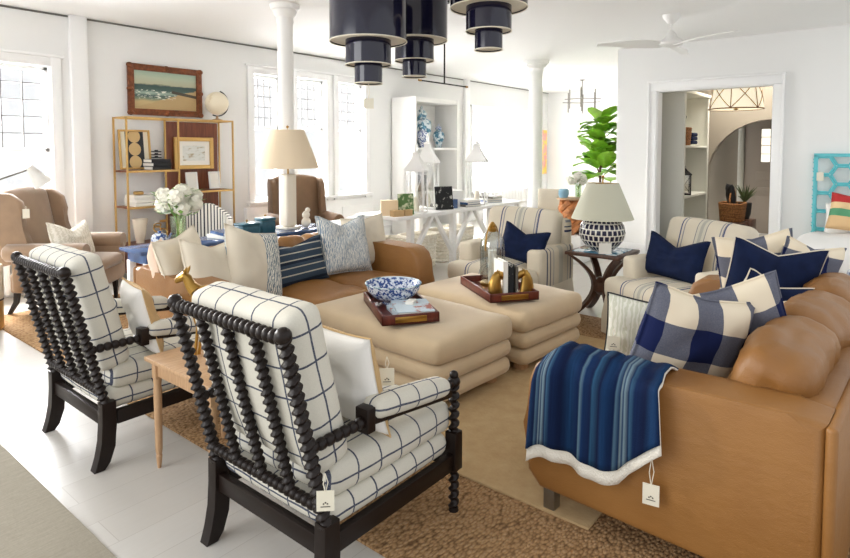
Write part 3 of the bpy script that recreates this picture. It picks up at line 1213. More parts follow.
def spool_chair(loc, rz, label, group):
    t = T('spool_chair', label, 'armchair', loc, rz, group)
    W = .312
    BW = M['blackwood']
    PL = M['plaid']
    lo, hi = Vector((-.328, 0, .30)), Vector((-.483, 0, .955))

    def bp(y, f):
        p = lo + (hi - lo) * f
        return Vector((p.x, y, p.z))

    def soft(name, c, sz, r, bulge, n, wr, seed, parent, rot=0):
        b = NB()
        softbox(b, (0, 0, 0), sz, r, bulge, n, wr, seed)
        o = mk(name, b, PL, parent=parent, smooth=60)
        o.location = c
        o.rotation_euler = (0, rot, 0)
        return o
    for s in (-1, 1):
        b = NB()
        twist(b, bp(s * W, 0), bp(s * W, 1), .0205, .0058, .032)
        ball(b, bp(s * W, 1.0), .027, 12, 8)
        mk('back_post', b, BW, parent=t)
    b = NB()
    bobbin(b, bp(-W, .985), bp(W, .985), .0235, 21)
    mk('top_rail', b, BW, parent=t)
    b = NB()
    bobbin(b, bp(-W, .10), bp(W, .10), .021, 21)
    mk('lower_rail', b, BW, parent=t)
    for k in (-1, 0, 1):
        b = NB()
        twist(b, bp(k * W / 2, .11), bp(k * W / 2, .97), .0172, .0052, .03)
        mk('back_spindle', b, BW, parent=t)
    for s in (-1, 1):
        b = NB()
        prof = [(-.352, .315), (-.288, .315), (-.288, .20), (-.295, .10), (-.32, .03), (-.345, 0), (-.392, 0), (-.372, .06), (-.358, .13), (-.352, .22)]
        prism(b, prof, s * W - .026, s * W + .026, .003)
        mk('rear_leg', b, BW, parent=t)
        b = NB()
        twist(b, (.365, s * W, 0.02), (.365, s * W, .2), .0175, .006, .036)
        lathe(b, [(.014, 0), (.021, .012), (.018, .03)], (.365, s * W, 0), 12)
        box(b, (.365, s * W, .27), (.052, .052, .16), .004)
        twist(b, (.365, s * W, .35), (.365, s * W, .545), .018, .0065, .038)
        ball(b, (.365, s * W, .555), .027, 12, 8, (1, 1, .9))
        ball(b, (.365, s * W, .582), .019, 12, 8)
        mk('front_leg', b, BW, parent=t)
        b = NB()
        box(b, (.03, s * W, .228), (.62, .032, .066), .003)
        mk('side_apron', b, BW, parent=t)
        b = NB()
        bobbin(b, bp(s * W, .42), (-.155, s * W, .578), .0205, 7)
        box(b, (-.145, s * W, .585), (.04, .06, .085), .004)
        sl = math.atan2(-.055, .45)
        box(b, (.09, s * W, .553), (.46, .055, .03), .004, rot=Matrix.Rotation(-sl, 3, 'Y'))
        bobbin(b, (.31, s * W, .555), (.35, s * W, .55), .02, 1)
        arm = mk('arm', b, BW, parent=t)
        soft('arm_pad', (.085, s * W, .588), (.43, .095, .07), .034, (0, .004, .008), 8, 0, 1, arm, -sl)
    b = NB()
    box(b, (.365, 0, .228), (.032, 2 * W - .05, .066), .003)
    mk('front_apron', b, BW, parent=t)
    b = NB()
    box(b, (-.325, 0, .228), (.03, 2 * W - .05, .066), .003)
    mk('rear_apron', b, BW, parent=t)
    soft('seat_deck', (.015, 0, .305), (.66, 2 * W - .005, .095), .045, (.006, .006, .0), 10, 0, 1, t)
    soft('seat_cushion', (.045, 0, .405), (.66, 2 * W - .03, .125), .04, (.012, .012, .012), 12, .005, 2, t)
    ang = math.atan2(hi.x - lo.x, hi.z - lo.z)
    soft('back_cushion', (-.318, 0, .73), (.145, 2 * W - .045, .565), .038, (.022, .008, .008), 14, .007, 5, t, ang)
    return t


SG = 'pair of windowpane spool armchairs'
ca = spool_chair((1.535, 1.70, .0), 0, 'black spool armchair in windowpane linen nearest the camera', SG)
cb = dup(ca, (1.478, 3.185, .0), 0, 'black spool armchair in windowpane linen left of the small oak table')
pillow('throw_pillow', 'white pillow with tan back on the nearest spool armchair', .38, .39, .11, [M['tancloth'], M['whitecloth']], (1.47, 1.575, .665), 88, 14, 0, .0, seed=4)
pillow('throw_pillow', 'white pillow with tan back on the spool armchair left of the oak table', .36, .36, .11, [M['tancloth'], M['whitecloth']], (1.40, 3.02, .645), 80, 14, 0, .0, seed=5)
price_tag('cream price tag hanging from the back corner of the nearest spool armchair', (1.175, 1.35, .50), .06, .055, .065, -46)
price_tag('cream price tag on the white pillow of the nearest spool armchair', (1.57, 1.455, .735), .05, .055, .065, -47)


# ------------------------------------------------------------------ leather sofas
def sofa(loc, rz, label, L, nseat, back_h=.84):
    """faces +y; origin at the floor under its middle"""
    t = T('leather_sofa', label, 'sofa', loc, rz, 'facing pair of tan leather sofas')
    LE = M['leather']
    D = 1.03
    aw, ah = .2, .66
    y0, y1 = -D / 2, D / 2
    for s in (-1, 1):
        prof = [(y0, .1), (y1 - .06, .1), (y1, .16), (y1 + .012, .36), (y1, .54), (y1 - .03, .61), (y1 - .09, .655), (y1 - .18, ah), (y0 + .1, ah + .02), (y0, ah + .01)]
        b = NB()
        a = [b.verts.new((s * (L / 2), y, z)) for y, z in prof]
        c = [b.verts.new((s * (L / 2 - aw), y, z)) for y, z in prof]
        n_ = len(prof)
        fs = [b.faces.new(a), b.faces.new(c[::-1])]
        for k in range(n_):
            fs.append(b.faces.new((a[k], c[k], c[(k + 1) % n_], a[(k + 1) % n_])))
        es = list({e for f in fs[:2] for e in f.edges})
        bmesh.ops.bevel(b, geom=es, offset=.035, segments=4, affect='EDGES', profile=.5)
        mk('arm', b, LE, parent=t, smooth=50)
    b = NB()
    softbox(b, (0, y0 + .06, .38), (L - 2 * aw + .06, .17, .57), .045, (0, 0, .0), 10)
    box(b, (0, y0 - .012, .385), (L - .006, .034, .57), .014, seg=3)
    mk('back_frame', b, LE, parent=t, smooth=50)
    b = NB()
    softbox(b, (0, .02, .17), (L - 2 * aw + .02, D - .1, .2), .03, (0, .01, 0), 10)
    mk('base', b, LE, parent=t, smooth=50)
    cw = (L - 2 * aw) / nseat
    for k in range(nseat):
        x = -(L - 2 * aw) / 2 + cw * (k + .5)
        b = NB()
        softbox(b, (x, .13, .335), (cw - .006, .80, .19), .06, (.0, .02, .03), 14, .012, k + 3)
        mk('seat_cushion', b, LE, parent=t, smooth=60)
        b = NB()
        softbox(b, (0, 0, 0), (cw + .004, .25, .40), .085, (.0, .02, .012), 16, .022, k + 11, ws=8)
        o = mk('back_cushion', b, LE, parent=t, smooth=60)
        o.location = (x, y0 + .215, back_h - .2)
        o.rotation_euler = (R(18), 0, 0)
    for sx in (-1, 1):
        for sy in (-1, 1):
            b = NB()
            box(b, (sx * (L / 2 - .06), sy * (D / 2 - .09), .06), (.05, .05, .12), .003)
            mk('leg', b, M['steel'], parent=t)
    return t


fs_ = sofa((2.91, 3.62, .012), 180, 'tan leather sofa backed by the console table', 2.08, 3, .76)
ns_ = sofa((3.155, .60, .012), -3, 'tan leather sofa in the right foreground with the indigo throw over its arm', 2.15, 3, .81)

# far sofa pillows
FP = 'cushions along the far leather sofa'
pillow('throw_pillow', 'large cream pillow at the left arm of the far leather sofa', (.50), .50, .17, M['linen'], (2.17, 3.58, .66), 14, 24, 8, .1, seed=1)
pillow('throw_pillow', 'cream pillow peeking behind the large cream pillow on the far sofa', .46, .46, .14, M['linen'], (2.06, 3.80, .71), 25, 14, -8, .05, seed=2)
pillow('throw_pillow', 'blush pillow behind the left arm of the far leather sofa', .36, .36, .12, M['pink'], (1.98, 3.95, .70), 55, 12, 5, 0, seed=3)
pillow('throw_pillow', 'cream pillow with grey scribble print half on the far sofa', .50, .52, .17, [M['linen'], M['scribble']], (2.46, 3.57, .69), 12, 20, 16, .04, seed=6, split=.55)
pillow('throw_pillow', 'slate lumbar pillow with thin pale stripes on the far sofa', .60, .36, .14, M['indigo_stripe'], (2.90, 3.66, .62), 0, 16, -2, .14, seed=7)
pillow('throw_pillow', 'pale pillow with blue grey zigzag weave on the far sofa', .5, .5, .16, M['zigzag'], (3.42, 3.66, .70), -8, 18, 3, .16, seed=8)
pillow('throw_pillow', 'plain cream pillow at the right arm of the far sofa', .42, .46, .15, M['linen'], (3.74, 3.72, .68), -20, 14, -4, .05, seed=9)

# near sofa pillows
pillow('throw_pillow', 'navy and cream buffalo check pillow nearest the indigo throw', .50, .50, .17, M['check'], (2.49, .65, .69), 142, 10, -14, .03, seed=12)
pillow('throw_pillow', 'buffalo check pillow behind the nearest check pillow on the right sofa', .48, .48, .16, M['check'], (2.75, .54, .705), 116, 12, 20, .02, seed=13)
pillow('throw_pillow', 'pale fern print pillow with dark piping beside the indigo throw', .36, .38, .12, M['channel'], (2.72, .89, .645), 108, 14, -4, .03, seed=14, pipe=M['black'])
pillow('throw_pillow', 'cream lumbar pillow with pinched corner behind the check pillows', .44, .36, .15, M['linen'], (3.10, .50, .66), 124, 16, -8, .10, seed=15)
pillow('throw_pillow', 'small navy pillow with cream back beside the cream lumbar pillow', .38, .36, .13, [M['linen'], M['navy']], (3.38, .50, .69), 130, 14, -18, .12, seed=16)
pillow('throw_pillow', 'large navy linen pillow at the far end of the right sofa', .48, .48, .15, [M['linen'], M['navy']], (3.72, .54, .76), 118, 12, -8, .13, seed=17)
pillow('throw_pillow', 'navy and slate check pillow behind the large navy linen pillow', .42, .46, .14, M['check'], (3.90, .64, .79), 112, 8, 10, .06, seed=18)
pillow('throw_pillow', 'cream and navy check pillow at the rear corner of the right sofa', .42, .36, .13, M['check'], (3.98, .40, .80), 140, 10, -12, .1, seed=19)
price_tag('cream price tag on the fern print pillow', (2.575, .985, .69), .04, .055, .06, -66)


# indigo throw over the near sofa's arm
def throw():
    t = T('throw_blanket', 'indigo striped throw with white crochet edge over the sofa arm', 'throw blanket', (3.155, .60, .012), -3)
    ax = -1.075
    path = [(ax + .27, .46), (ax + .24, .56), (ax + .19, .655), (ax + .12, .685), (ax + .04, .68), (ax - .005, .65), (ax - .024, .6), (ax - .03, .52), (ax - .035, .42), (ax - .04, .32)]

    def sheet(off, ya, yb, cut, mat, name, hem, thick):
        b = NB()
        nu, nv = 44, 36
        G = []
        for i in range(nu + 1):
            u = i / nu
            row = []
            for j in range(nv + 1):
                v = j / nv * (len(path) - 1 - cut)
                k = max(0, min(int(v), len(path) - 2))
                f = v - k
                x = path[k][0] * (1 - f) + path[k + 1][0] * f
                z = path[k][1] * (1 - f) + path[k + 1][1] * f
                s = v / (len(path) - 1)
                y = ya + (yb - ya) * u
                flare = (s - .35) * .05 * (u - .5) * 2 if s > .35 else 0
                y += -flare * (1 if yb > ya else 1) * -1
                # front corner slides off the rounded arm front
                z -= .05 * max(0, (u - .8) / .2) ** 2 * (1 if s < .75 else 1)
                fold = .013 * math.sin(u * 15 + 1.5 * math.sin(s * 2)) * (.25 + s) + .008 * math.sin(u * 31 + s * 3) * s
                x += -abs(off) - (fold + .016) * (1 if k >= 5 else 0) * min(1, (v - 4.5)) - 0
                z += off + (abs(fold) if k < 5 else 0)
                z += .16 * max(0, (.3 - u) / .3) * max(0, s - .5) / .5 * (1 if k >= 5 else 0)
                if k >= 7:
                    z += hem * math.sin(u * 9) * (s - .7) * .25
                row.append(b.verts.new((x, y, z)))
            G.append(row)
        for i in range(nu):
            for j in range(nv):
                b.faces.new((G[i][j], G[i + 1][j], G[i + 1][j + 1], G[i][j + 1]))
        o = mk(name, b, mat, parent=t, smooth=80)
        md = o.modifiers.new('thickness', 'SOLIDIFY')
        md.thickness = thick
        md.offset = 0
        return o
    sheet(.014, -.03, .44, 0, M['throw'], 'striped_cloth', .1, .008)
    sheet(.004, -.03, .44, -.45, M['throwtrim'], 'crochet_lining', .1, .008)
    return t


throw()
price_tag('cream price tag hanging from the indigo throw', (2.03, .635, .435), .10, .055, .075, -80)


# ------------------------------------------------------------------ ottomans
def ottoman(loc, rz, label, w, d):
    t = T('ottoman', label, 'ottoman', loc, rz, 'pair of tiered cream ottomans')
    for k, (z, h, dw, nm) in enumerate(((.105, .115, -.02, 'lower_tier'), (.22, .118, -.01, 'middle_tier'), (.348, .15, 0, 'top_cushion'))):
        b = NB()
        softbox(b, (0, 0, z), (w + dw, d + dw, h), .055, (.008, .008, .035 if k == 2 else 0), 16, .006 if k == 2 else .003, k + 31)
        mk(nm, b, M['velvet'], parent=t, smooth=70)
    for sx in (-1, 1):
        for sy in (-1, 1):
            b = NB()
            lathe(b, [(.045, 0), (.05, .02), (.05, .06)], (sx * (w / 2 - .12), sy * (d / 2 - .12), 0), 16)
            mk('foot', b, M['oak'], parent=t)
    return t


ottoman((2.90, 2.50, .023), -4, 'cream tiered ottoman holding the blue and white bowl', .75, 1.2)
ottoman((3.75, 2.36, .023), -4, 'cream tiered ottoman holding the brass horse bookends', .78, 1.08)
OT = .023 + .423 + .030      # top of the crown


def tray(loc, rz, label, w, d):
    t = T('serving_tray', label, 'tray', loc, rz, 'mahogany trays on the ottomans')
    b = NB()
    box(b, (0, 0, .008), (w, d, .016), .003)
    mk('tray_base', b, M['mahog'], parent=t)
    b = NB()
    for s in (-1, 1):
        box(b, (s * (w / 2 - .007), 0, .03), (.014, d, .06), .003)
        box(b, (0, s * (d / 2 - .007), .03), (w, .014, .06), .003)
    mk('rim', b, M['mahog'], parent=t)
    for s in (-1, 1):
        b = NB()
        box(b, (0, s * (d / 2 + .001), .03), (w * .55, .006, .035), .002)
        mk('brass_plate', b, M['brass'], parent=t)
    return t


tray((2.77, 2.46, OT), -35, 'mahogany tray with brass plates under the blue and white bowl', .35, .62)
tray((3.60, 2.24, OT), -35, 'mahogany tray with brass plates under the horse bookends', .36, .60)
t = T('porcelain_bowl', 'large blue and white porcelain bowl on the nearer tray', 'bowl', (2.85, 2.58, OT + .016))
b = NB()
lathe(b, [(.075, 0), (.07, .012), (.09, .02), (.135, .045), (.17, .085), (.185, .13), (.18, .13), (.163, .088), (.13, .052), (.06, .03), (.002, .028)], seg=40)
mk('bowl_body', b, M['bluewhite'], parent=t)
b = NB()
rings = [[((.1825 + .006 * math.cos(u)) * math.cos(2 * PI * k / 40), (.1825 + .006 * math.cos(u)) * math.sin(2 * PI * k / 40), .131 + .004 * math.sin(u)) for u in [2 * PI * j / 6 for j in range(6)]] for k in range(40)]
loft(b, rings, closed=True)
mk('rim', b, M['bluewhite2'], parent=t)


def book(label, loc, w, d, h, m, rz=0, group=None, rot=None, m2=None):
    """lying flat; origin at the middle of its underside"""
    t = T('book', label, 'book', loc, rz, group)
    b = NB()
    box(b, (0, 0, .002), (w, d, .004))
    box(b, (0, 0, h - .002), (w, d, .004))
    box(b, (-w / 2 + .002, 0, h / 2), (.004, d, h), .001)
    mk('cover', b, m, parent=t)
    b = NB()
    box(b, (.003, 0, h / 2), (w - .012, d - .012, h - .008))
    mk('pages', b, m2 or M['paper'], parent=t)
    if rot:
        t.rotation_euler = rot
    return t


book('coral and blue magazine lying on the nearer tray', (2.72, 2.31, OT + .016), .24, .30, .028, M['bookcover'], -32)
book('second blue magazine below the coral one on the nearer tray', (2.73, 2.315, OT + .046), .23, .29, .02, M['bookcover'], -40)
b = NB()
box(b, (0, 0, .01), (.075, .05, .02), .002)
mk('card_box', b, M['paper'], loc=(2.76, 2.35, OT + .066), rot=(0, 0, .4), label='small white card box on the magazines of the nearer tray', cat='box')


def horse_bookend(loc, rz, label):
    t = T('horse_bookend', label, 'bookend', loc, rz, 'brass horse head bookends')
    b = NB()
    box(b, (0, 0, .012), (.09, .07, .024), .004)
    mk('plinth', b, M['brass'], parent=t)
    b = NB()
    # neck rising and arching forward, then the head hanging down to the muzzle
    spine = [(.015, .02, .054), (.018, .06, .05), (.016, .10, .043), (.006, .135, .035), (-.01, .15, .030), (-.03, .143, .027), (-.048, .130, .022), (-.061, .118, .018), (-.067, .111, .011)]
    rings = []
    for i, (x, z, r_) in enumerate(spine):
        x0, z0, _ = spine[max(0, i - 1)]
        x1, z1, _ = spine[min(len(spine) - 1, i + 1)]
        d = Vector((x1 - x0, 0, z1 - z0)).normalized()
        u = Vector((-d.z, 0, d.x))
        rings.append([Vector((x, 0, z)) + u * r_ * math.cos(a) + Vector((0, 1, 0)) * r_ * .62 * math.sin(a) for a in [2 * PI * k / 12 for k in range(12)]])
    loft(b, rings)
    mk('horse_head', b, M['brass'], parent=t)
    for s in (-1, 1):
        b = NB()
        tube(b, [(-.008, s * .012, .152), (-.004, s * .015, .168), (-.01, s * .013, .184)], [.008, .007, .001], 6)
        mk('ear', b, M['brass'], parent=t)
    b = NB()
    for k in range(7):
        x, z, r_ = spine[min(k, 4)]
        zz = .05 + .016 * k
        ball(b, (.04 - .006 * max(0, k - 2) ** 1.3 + .01, 0, zz + .01), .014, 8, 6, (1, .5, 1.2))
    mk('mane', b, M['brass'], parent=t)
    return t


horse_bookend((3.42, 2.13, OT + .016), 145, 'left brass horse head bookend on the far tray')
horse_bookend((3.585, 2.01, OT + .016), -35, 'right brass horse head bookend on the far tray')
for k, (m_, lab) in enumerate(((M['paper'], 'thick white upright book between the brass bookends'), (M['bwphoto'], 'dark mottled upright book between the brass bookends'), (M['grey'], 'slim grey upright book between the brass bookends'))):
    w_ = (.035, .04, .02)[k]
    t = T('book', lab, 'book', (3.470 + .034 * k, 2.105 - .024 * k, OT + .016), -35, 'books between the brass horse bookends')
    b = NB()
    hh = (.24, .22, .2)[k]
    box(b, (-w_ / 2 + .002, .06, hh / 2), (.004, .17, hh))
    box(b, (w_ / 2 - .002, .06, hh / 2), (.004, .17, hh))
    box(b, (0, -.023, hh / 2), (w_, .004, hh))
    mk('cover', b, m_, parent=t)
    b = NB()
    box(b, (0, .06, hh / 2), (w_ - .008, .16, hh - .012))
    mk('pages', b, M['paper'], parent=t)
price_tag('cream price tag lying over the edge of the far tray', (3.47, 2.00, OT + .075), .035, .05, .035, -35, mark=False)
# glass cloche with a brass bail
t = T('glass_cloche', 'tall arched glass cloche lantern with brass handle on the far tray', 'lantern', (3.70, 2.35, OT + .016), 0)
b = NB()
lathe(b, [(.09, 0), (.09, .02), (.085, .025)], seg=28)
mk('base', b, M['brass'], parent=t)
b = NB()
lathe(b, [(.092, .025), (.094, .28), (.086, .34), (.06, .385), (.028, .405)], seg=28, cap=False)
mk('glass', b, M['cloche'], parent=t)
b = NB()
lathe(b, [(.03, .4), (.034, .42), (.02, .435), (.026, .45), (.012, .47), (.002, .475)], seg=16)
tube(b, [(.097 * math.cos(a), 0, .27 + .19 * math.sin(a)) for a in [PI * k / 14 for k in range(15)]], .006, 6)
mk('bail_handle', b, M['brass'], parent=t)
b = NB()
lathe(b, [(.032, .025), (.032, .26)], seg=16)
mk('candle', b, M['ceramic'], parent=t)

# ------------------------------------------------------------------ small oak table
t = T('side_table', 'small pale oak side table between the two spool armchairs', 'side table', (1.475, 2.44, 0))
b = NB()
box(b, (0, 0, .525), (.42, .56, .02), .004)
mk('table_top', b, M['oak'], parent=t)
b = NB()
for s in (-1, 1):
    box(b, (s * .17, 0, .48), (.016, .48, .07), .002)
    box(b, (0, s * .235, .48), (.34, .016, .07), .002)
mk('apron', b, M['oak'], parent=t)
for sx in (-1, 1):
    for sy in (-1, 1):
        b = NB()
        box(b, (sx * .17, sy * .235, .475), (.036, .036, .085), .003)
        lathe(b, [(.008, 0), (.012, .03), (.0145, .06), (.012, .064), (.016, .09), (.019, .38), (.016, .40), (.019, .415), (.018, .435)], (sx * .17, sy * .235, 0), 14)
        mk('leg', b, M['oak'], parent=t)

t = T('brass_animal_figurine', 'slender brass long legged animal figurine on the oak side table', 'figurine', (1.455, 2.50, .535), 128)
b = NB()
ball(b, (0, 0, .30), .042, 16, 10, (1.5, .75, .85))
tube(b, [(.045, 0, .31), (.07, 0, .335), (.085, 0, .37), (.095, 0, .38), (.125, 0, .362), (.138, 0, .35)], [.034, .026, .022, .024, .017, .009], 10)
for s in (-1, 1):
    tube(b, [(.09, s * .012, .39), (.083, s * .02, .41), (.075, s * .016, .425)], [.008, .007, .001], 6)
tube(b, [(-.055, 0, .31), (-.07, 0, .29), (-.075, 0, .26)], [.01, .008, .004], 6)
mk('body', b, M['brass'], parent=t)
for sx in (-1, 1):
    for sy in (-1, 1):
        b = NB()
        tube(b, [(sx * .04, sy * .02, .30), (sx * .043, sy * .024, .2), (sx * .036 - .008, sy * .025, .14), (sx * .042, sy * .025, .03), (sx * .042 + .006, sy * .025, .0)], [.02, .011, .0085, .0065, .012], 8)
        mk('leg', b, M['brass'], parent=t)
price_tag('tiny cream price tag hanging from the brass animal figurine', (1.455, 2.475, .83), .03, .035, .045, -30, mark=False)


# ------------------------------------------------------------------ striped slipcovered armchairs
def striped_chair(loc, rz, label):
    """faces +x"""
    t = T('slipcovered_armchair', label, 'armchair', loc, rz, 'pair of striped slipcovered armchairs')
    W, D = .88, .86
    # skirted base
    b = NB()
    rings = []
    for z, e in ((.015, .02), (.15, .01), (.31, 0)):
        hx, hy = D / 2 - .02 + e, W / 2 + e
        rings.append([(-hx, -hy, z), (hx, -hy, z), (hx, hy, z), (-hx, hy, z)])
    loft(b, rings)
    bmesh.ops.bevel(b, geom=[e for e in b.edges if abs(e.verts[0].co.z - e.verts[1].co.z) > .05], offset=.02, segments=3, affect='EDGES')
    mk('skirt', b, M['slip'], parent=t)
    b = NB()
    softbox(b, (.06, 0, .385), (.76, W - .30, .18), .055, (.02, 0, .025), 12, .004, 3)
    softbox(b, (.335, 0, .385), (.21, W - .02, .175), .055, (.01, .0, .01), 10, .004, 4)
    mk('seat_cushion', b, M['slipstripe'], parent=t, smooth=60)
    for s in (-1, 1):
        b = NB()
        softbox(b, (-.10, s * (W / 2 - .075), .45), (.66, .15, .36), .035, (0, .006, .006), 8)
        o = mk('arm', b, [M['slip'], M['slipside']], parent=t, smooth=60)
        for p in o.data.polygons:
            if p.normal.y * s > .3 or p.center.x > .6:
                p.material_index = 1
    b = NB()
    softbox(b, (-.35, 0, .5), (.14, W - .02, .72), .05, (.01, 0, .01), 10)
    o = mk('back_frame', b, [M['slip'], M['slipband']], parent=t, smooth=60)
    for p in o.data.polygons:
        if abs(p.normal.y) > .5:
            p.material_index = 1
    b = NB()
    softbox(b, (0, 0, 0), (.17, W - .12, .5), .06, (.03, 0, .012), 12, .006, 8)
    o = mk('back_cushion', b, M['slipstripe'], parent=t, smooth=60)
    o.location = (-.23, 0, .69)
    o.rotation_euler = (0, R(-13), 0)
    return t


striped_chair((4.72, 2.80, 0), 180, 'striped cream slipcovered armchair left of the round patterned lamp')
striped_chair((4.76, 1.27, 0), 152, 'striped cream slipcovered armchair right of the round patterned lamp')
pillow('throw_pillow', 'navy lumbar pillow on the left striped armchair', .45, .32, .12, M['navy'], (4.60, 2.60, .66), -86, 18, 10, .2, seed=21)
pillow('throw_pillow', 'navy pillow with cream back on the right striped armchair', .54, .34, .14, [M['navy'], M['linen']], (4.77, 1.35, .66), -112, 16, 2, .26, seed=22)

# carved lamp table between them
t = T('lamp_table', 'dark carved wood table with curved legs under the round lamp', 'side table', (5.06, 2.05, 0.0), 0)
b = NB()
box(b, (0, 0, .585), (.50, .50, .03), .008)
mk('table_top', b, M['darkwood'], parent=t)
b = NB()
box(b, (0, 0, .603), (.40, .40, .008), .002)
mk('inlaid_panel', b, M['bluewhite2'], parent=t)
for k in range(4):
    a = PI / 4 + k * PI / 2
    b = NB()
    rings = []
    for i in range(15):
        s = i / 14
        z = .57 * (1 - s) + .0 * s
        rr = .31 - .24 * math.sin(s * PI) ** .9
        p = Vector((rr * math.cos(a), rr * math.sin(a), z))
        dr = Vector((math.cos(a), math.sin(a), 0))
        dt = Vector((-math.sin(a), math.cos(a), 0))
        rings.append([p + dr * .02 + dt * .028, p - dr * .02 + dt * .028, p - dr * .02 - dt * .028, p + dr * .02 - dt * .028])
    loft(b, rings)
    mk('leg', b, M['darkwood'], parent=t)
b = NB()
lathe(b, [(.03, .2), (.085, .24), (.09, .28), (.085, .32), (.03, .36)], seg=16)
mk('leg_boss', b, M['darkwood'], parent=t)

t = T('table_lamp', 'round navy patterned ceramic lamp with sage cream shade', 'table lamp', (5.03, 2.045, .607))
b = NB()
lathe(b, [(.09, 0), (.1, .01), (.14, .04), (.185, .1), (.2, .165), (.185, .23), (.14, .285), (.07, .315), (.05, .325)], seg=40)
mk('lamp_base', b, M['honeycomb'], parent=t)
b = NB()
tube(b, [(0, 0, .32), (0, 0, .64)], .009)
mk('stem', b, M['brass'], parent=t)
b = NB()
lathe(b, [(.27, .285), (.138, .60), (.135, .60), (.266, .285)], seg=40, cap=False)
mk('lamp_shade', b, M['shade_green'], parent=t)
b = NB()
ball(b, (0, 0, .655), .014, 10, 8)
for a in (0, PI / 2):
    tube(b, [(-.142 * math.cos(a), -.142 * math.sin(a), .598), (.142 * math.cos(a), .142 * math.sin(a), .598)], .003, 5)
mk('finial', b, M['brass'], parent=t)
t = T('sign_card', 'small clear card stand in front of the round patterned lamp', 'sign', (4.87, 1.95, .607), 40)
b = NB()
box(b, (0, 0, .05), (.003, .11, .085))
box(b, (0, 0, .004), (.04, .11, .006))
mk('card', b, M['paper'], parent=t)

# ------------------------------------------------------------------ console table behind the far sofa
t = T('console_table', 'blue glazed console table behind the far leather sofa', 'console table', (2.93, 4.44, 0))
b = NB()
box(b, (0, 0, .745), (1.9, .36, .03), .008)
mk('table_top', b, M['blue_lac'], parent=t)
b = NB()
box(b, (0, 0, .69), (1.8, .3, .08), .004)
mk('apron', b, M['blue_lac'], parent=t)
for sx in (-1, 1):
    for sy in (-1, 1):
        b = NB()
        box(b, (sx * .88, sy * .13, .33), (.05, .05, .66), .004)
        mk('leg', b, M['white'], parent=t)
CT = .761


def flower_vase(loc, s, label, flabel):
    t = T('glass_vase', label, 'vase', loc)
    b = NB()
    lathe(b, [(.045 * s, 0), (.055 * s, .02 * s), (.06 * s, .22 * s), (.057 * s, .22 * s), (.05 * s, .02 * s)], seg=24, cap=True)
    mk('glass_body', b, mat_glass('vase_glass', (.86, .92, .82, 1), .12), parent=t)
    f = T('bouquet', flabel, 'flowers', loc)
    b = NB()
    heads = []
    rr = random.Random(5)
    for k in range(9):
        a = k * 2.4
        r_ = (.035 + .014 * k) * s
        top = Vector((r_ * math.cos(a) * 1.25, r_ * math.sin(a), (.34 + .05 * math.cos(k * 1.7)) * s))
        heads.append(top)
        tube(b, [(.02 * s * math.cos(a + 3), .02 * s * math.sin(a + 3), .015 * s), (.02 * s * math.cos(a), .02 * s * math.sin(a), .2 * s), top], .004 * s, 5)
    mk('stems', b, M['leaf2'], parent=f)
    b = NB()
    for k in range(60):
        a = rr.uniform(0, 2 * PI)
        r_ = rr.uniform(.06, .2) * s
        p = Vector((r_ * math.cos(a), r_ * math.sin(a), rr.uniform(.24, .42) * s))
        d = Vector((math.cos(a), math.sin(a), rr.uniform(-.3, .6))).normalized() * .05 * s
        u = d.cross(Vector((0, 0, 1))).normalized() * .02 * s
        vs_ = [b.verts.new(q) for q in (p - d, p + u, p + d, p - u)]
        b.faces.new(vs_)
    mk('leaves', b, M['leaf2'], parent=f)
    for k, h in enumerate(heads):
        b = NB()
        R0 = (.062 if k % 3 else .075) * s
        ball(b, h, R0 * .62, 10, 8)
        for q_ in range(46):
            zc = 1 - 2 * (q_ + .5) / 46
            ph = q_ * 2.39996
            d = Vector((math.sqrt(1 - zc * zc) * math.cos(ph), math.sqrt(1 - zc * zc) * math.sin(ph), zc))
            u, v = frame_of(d)
            c0 = h + d * R0 * (.72 + .2 * rr.random())
            pr_ = R0 * rr.uniform(.3, .42)
            tilt = rr.uniform(-.35, .35)
            cc_ = b.verts.new(c0)
            ring_ = []
            for e_ in range(7):
                a_ = 2 * PI * e_ / 7
                ring_.append(b.verts.new(c0 + (u * math.cos(a_) + v * math.sin(a_)) * pr_ + d * pr_ * (.35 + tilt * math.cos(a_) + .12 * math.sin(3 * a_ + q_))))
            for e_ in range(7):
                b.faces.new((cc_, ring_[e_], ring_[(e_ + 1) % 7]))
        mk('blossom', b, M['petal'], parent=f, smooth=40)


flower_vase((2.36, 4.44, CT), 1.0, 'clear glass vase of white blooms on the console', 'round bouquet of white hydrangeas in the console vase')
# porcelain creamer, chain sculpture, teal boxes, stacks, lamp
t = T('porcelain_teapot', 'small blue and white porcelain teapot left of the flower vase', 'teapot', (2.20, 4.42, CT))
b = NB()
lathe(b, [(.03, 0), (.05, .015), (.062, .045), (.055, .08), (.035, .095), (.012, .1), (.014, .115), (.002, .12)], seg=20)
mk('pot', b, M['bluewhite'], parent=t)
b = NB()
tube(b, [(.05, 0, .04), (.08, 0, .06), (.095, 0, .09)], [.012, .009, .007], 8)
mk('spout', b, M['bluewhite'], parent=t)
for x, w_, h_, lab in ((2.98, .17, .10, 'low teal lidded box on the console'), (3.17, .14, .13, 'taller teal lidded box on the console beside the low one')):
    t = T('lidded_box', lab, 'box', (x, 4.42, CT), 0, 'teal lidded boxes')
    b = NB()
    box(b, (0, 0, h_ * .4), (w_, w_ * .8, h_ * .8), .004)
    mk('box_body', b, M['teal'], parent=t)
    b = NB()
    box(b, (0, 0, h_ * .92), (w_ + .006, w_ * .8 + .006, h_ * .2), .004)
    lid = mk('lid', b, M['teal'], parent=t)
    b = NB()
    lathe(b, [(.006, h_ * 1.0), (.004, h_ + .012), (.011, h_ + .02), (.003, h_ + .032)], seg=10)
    mk('knob', b, M['brass'], parent=lid)
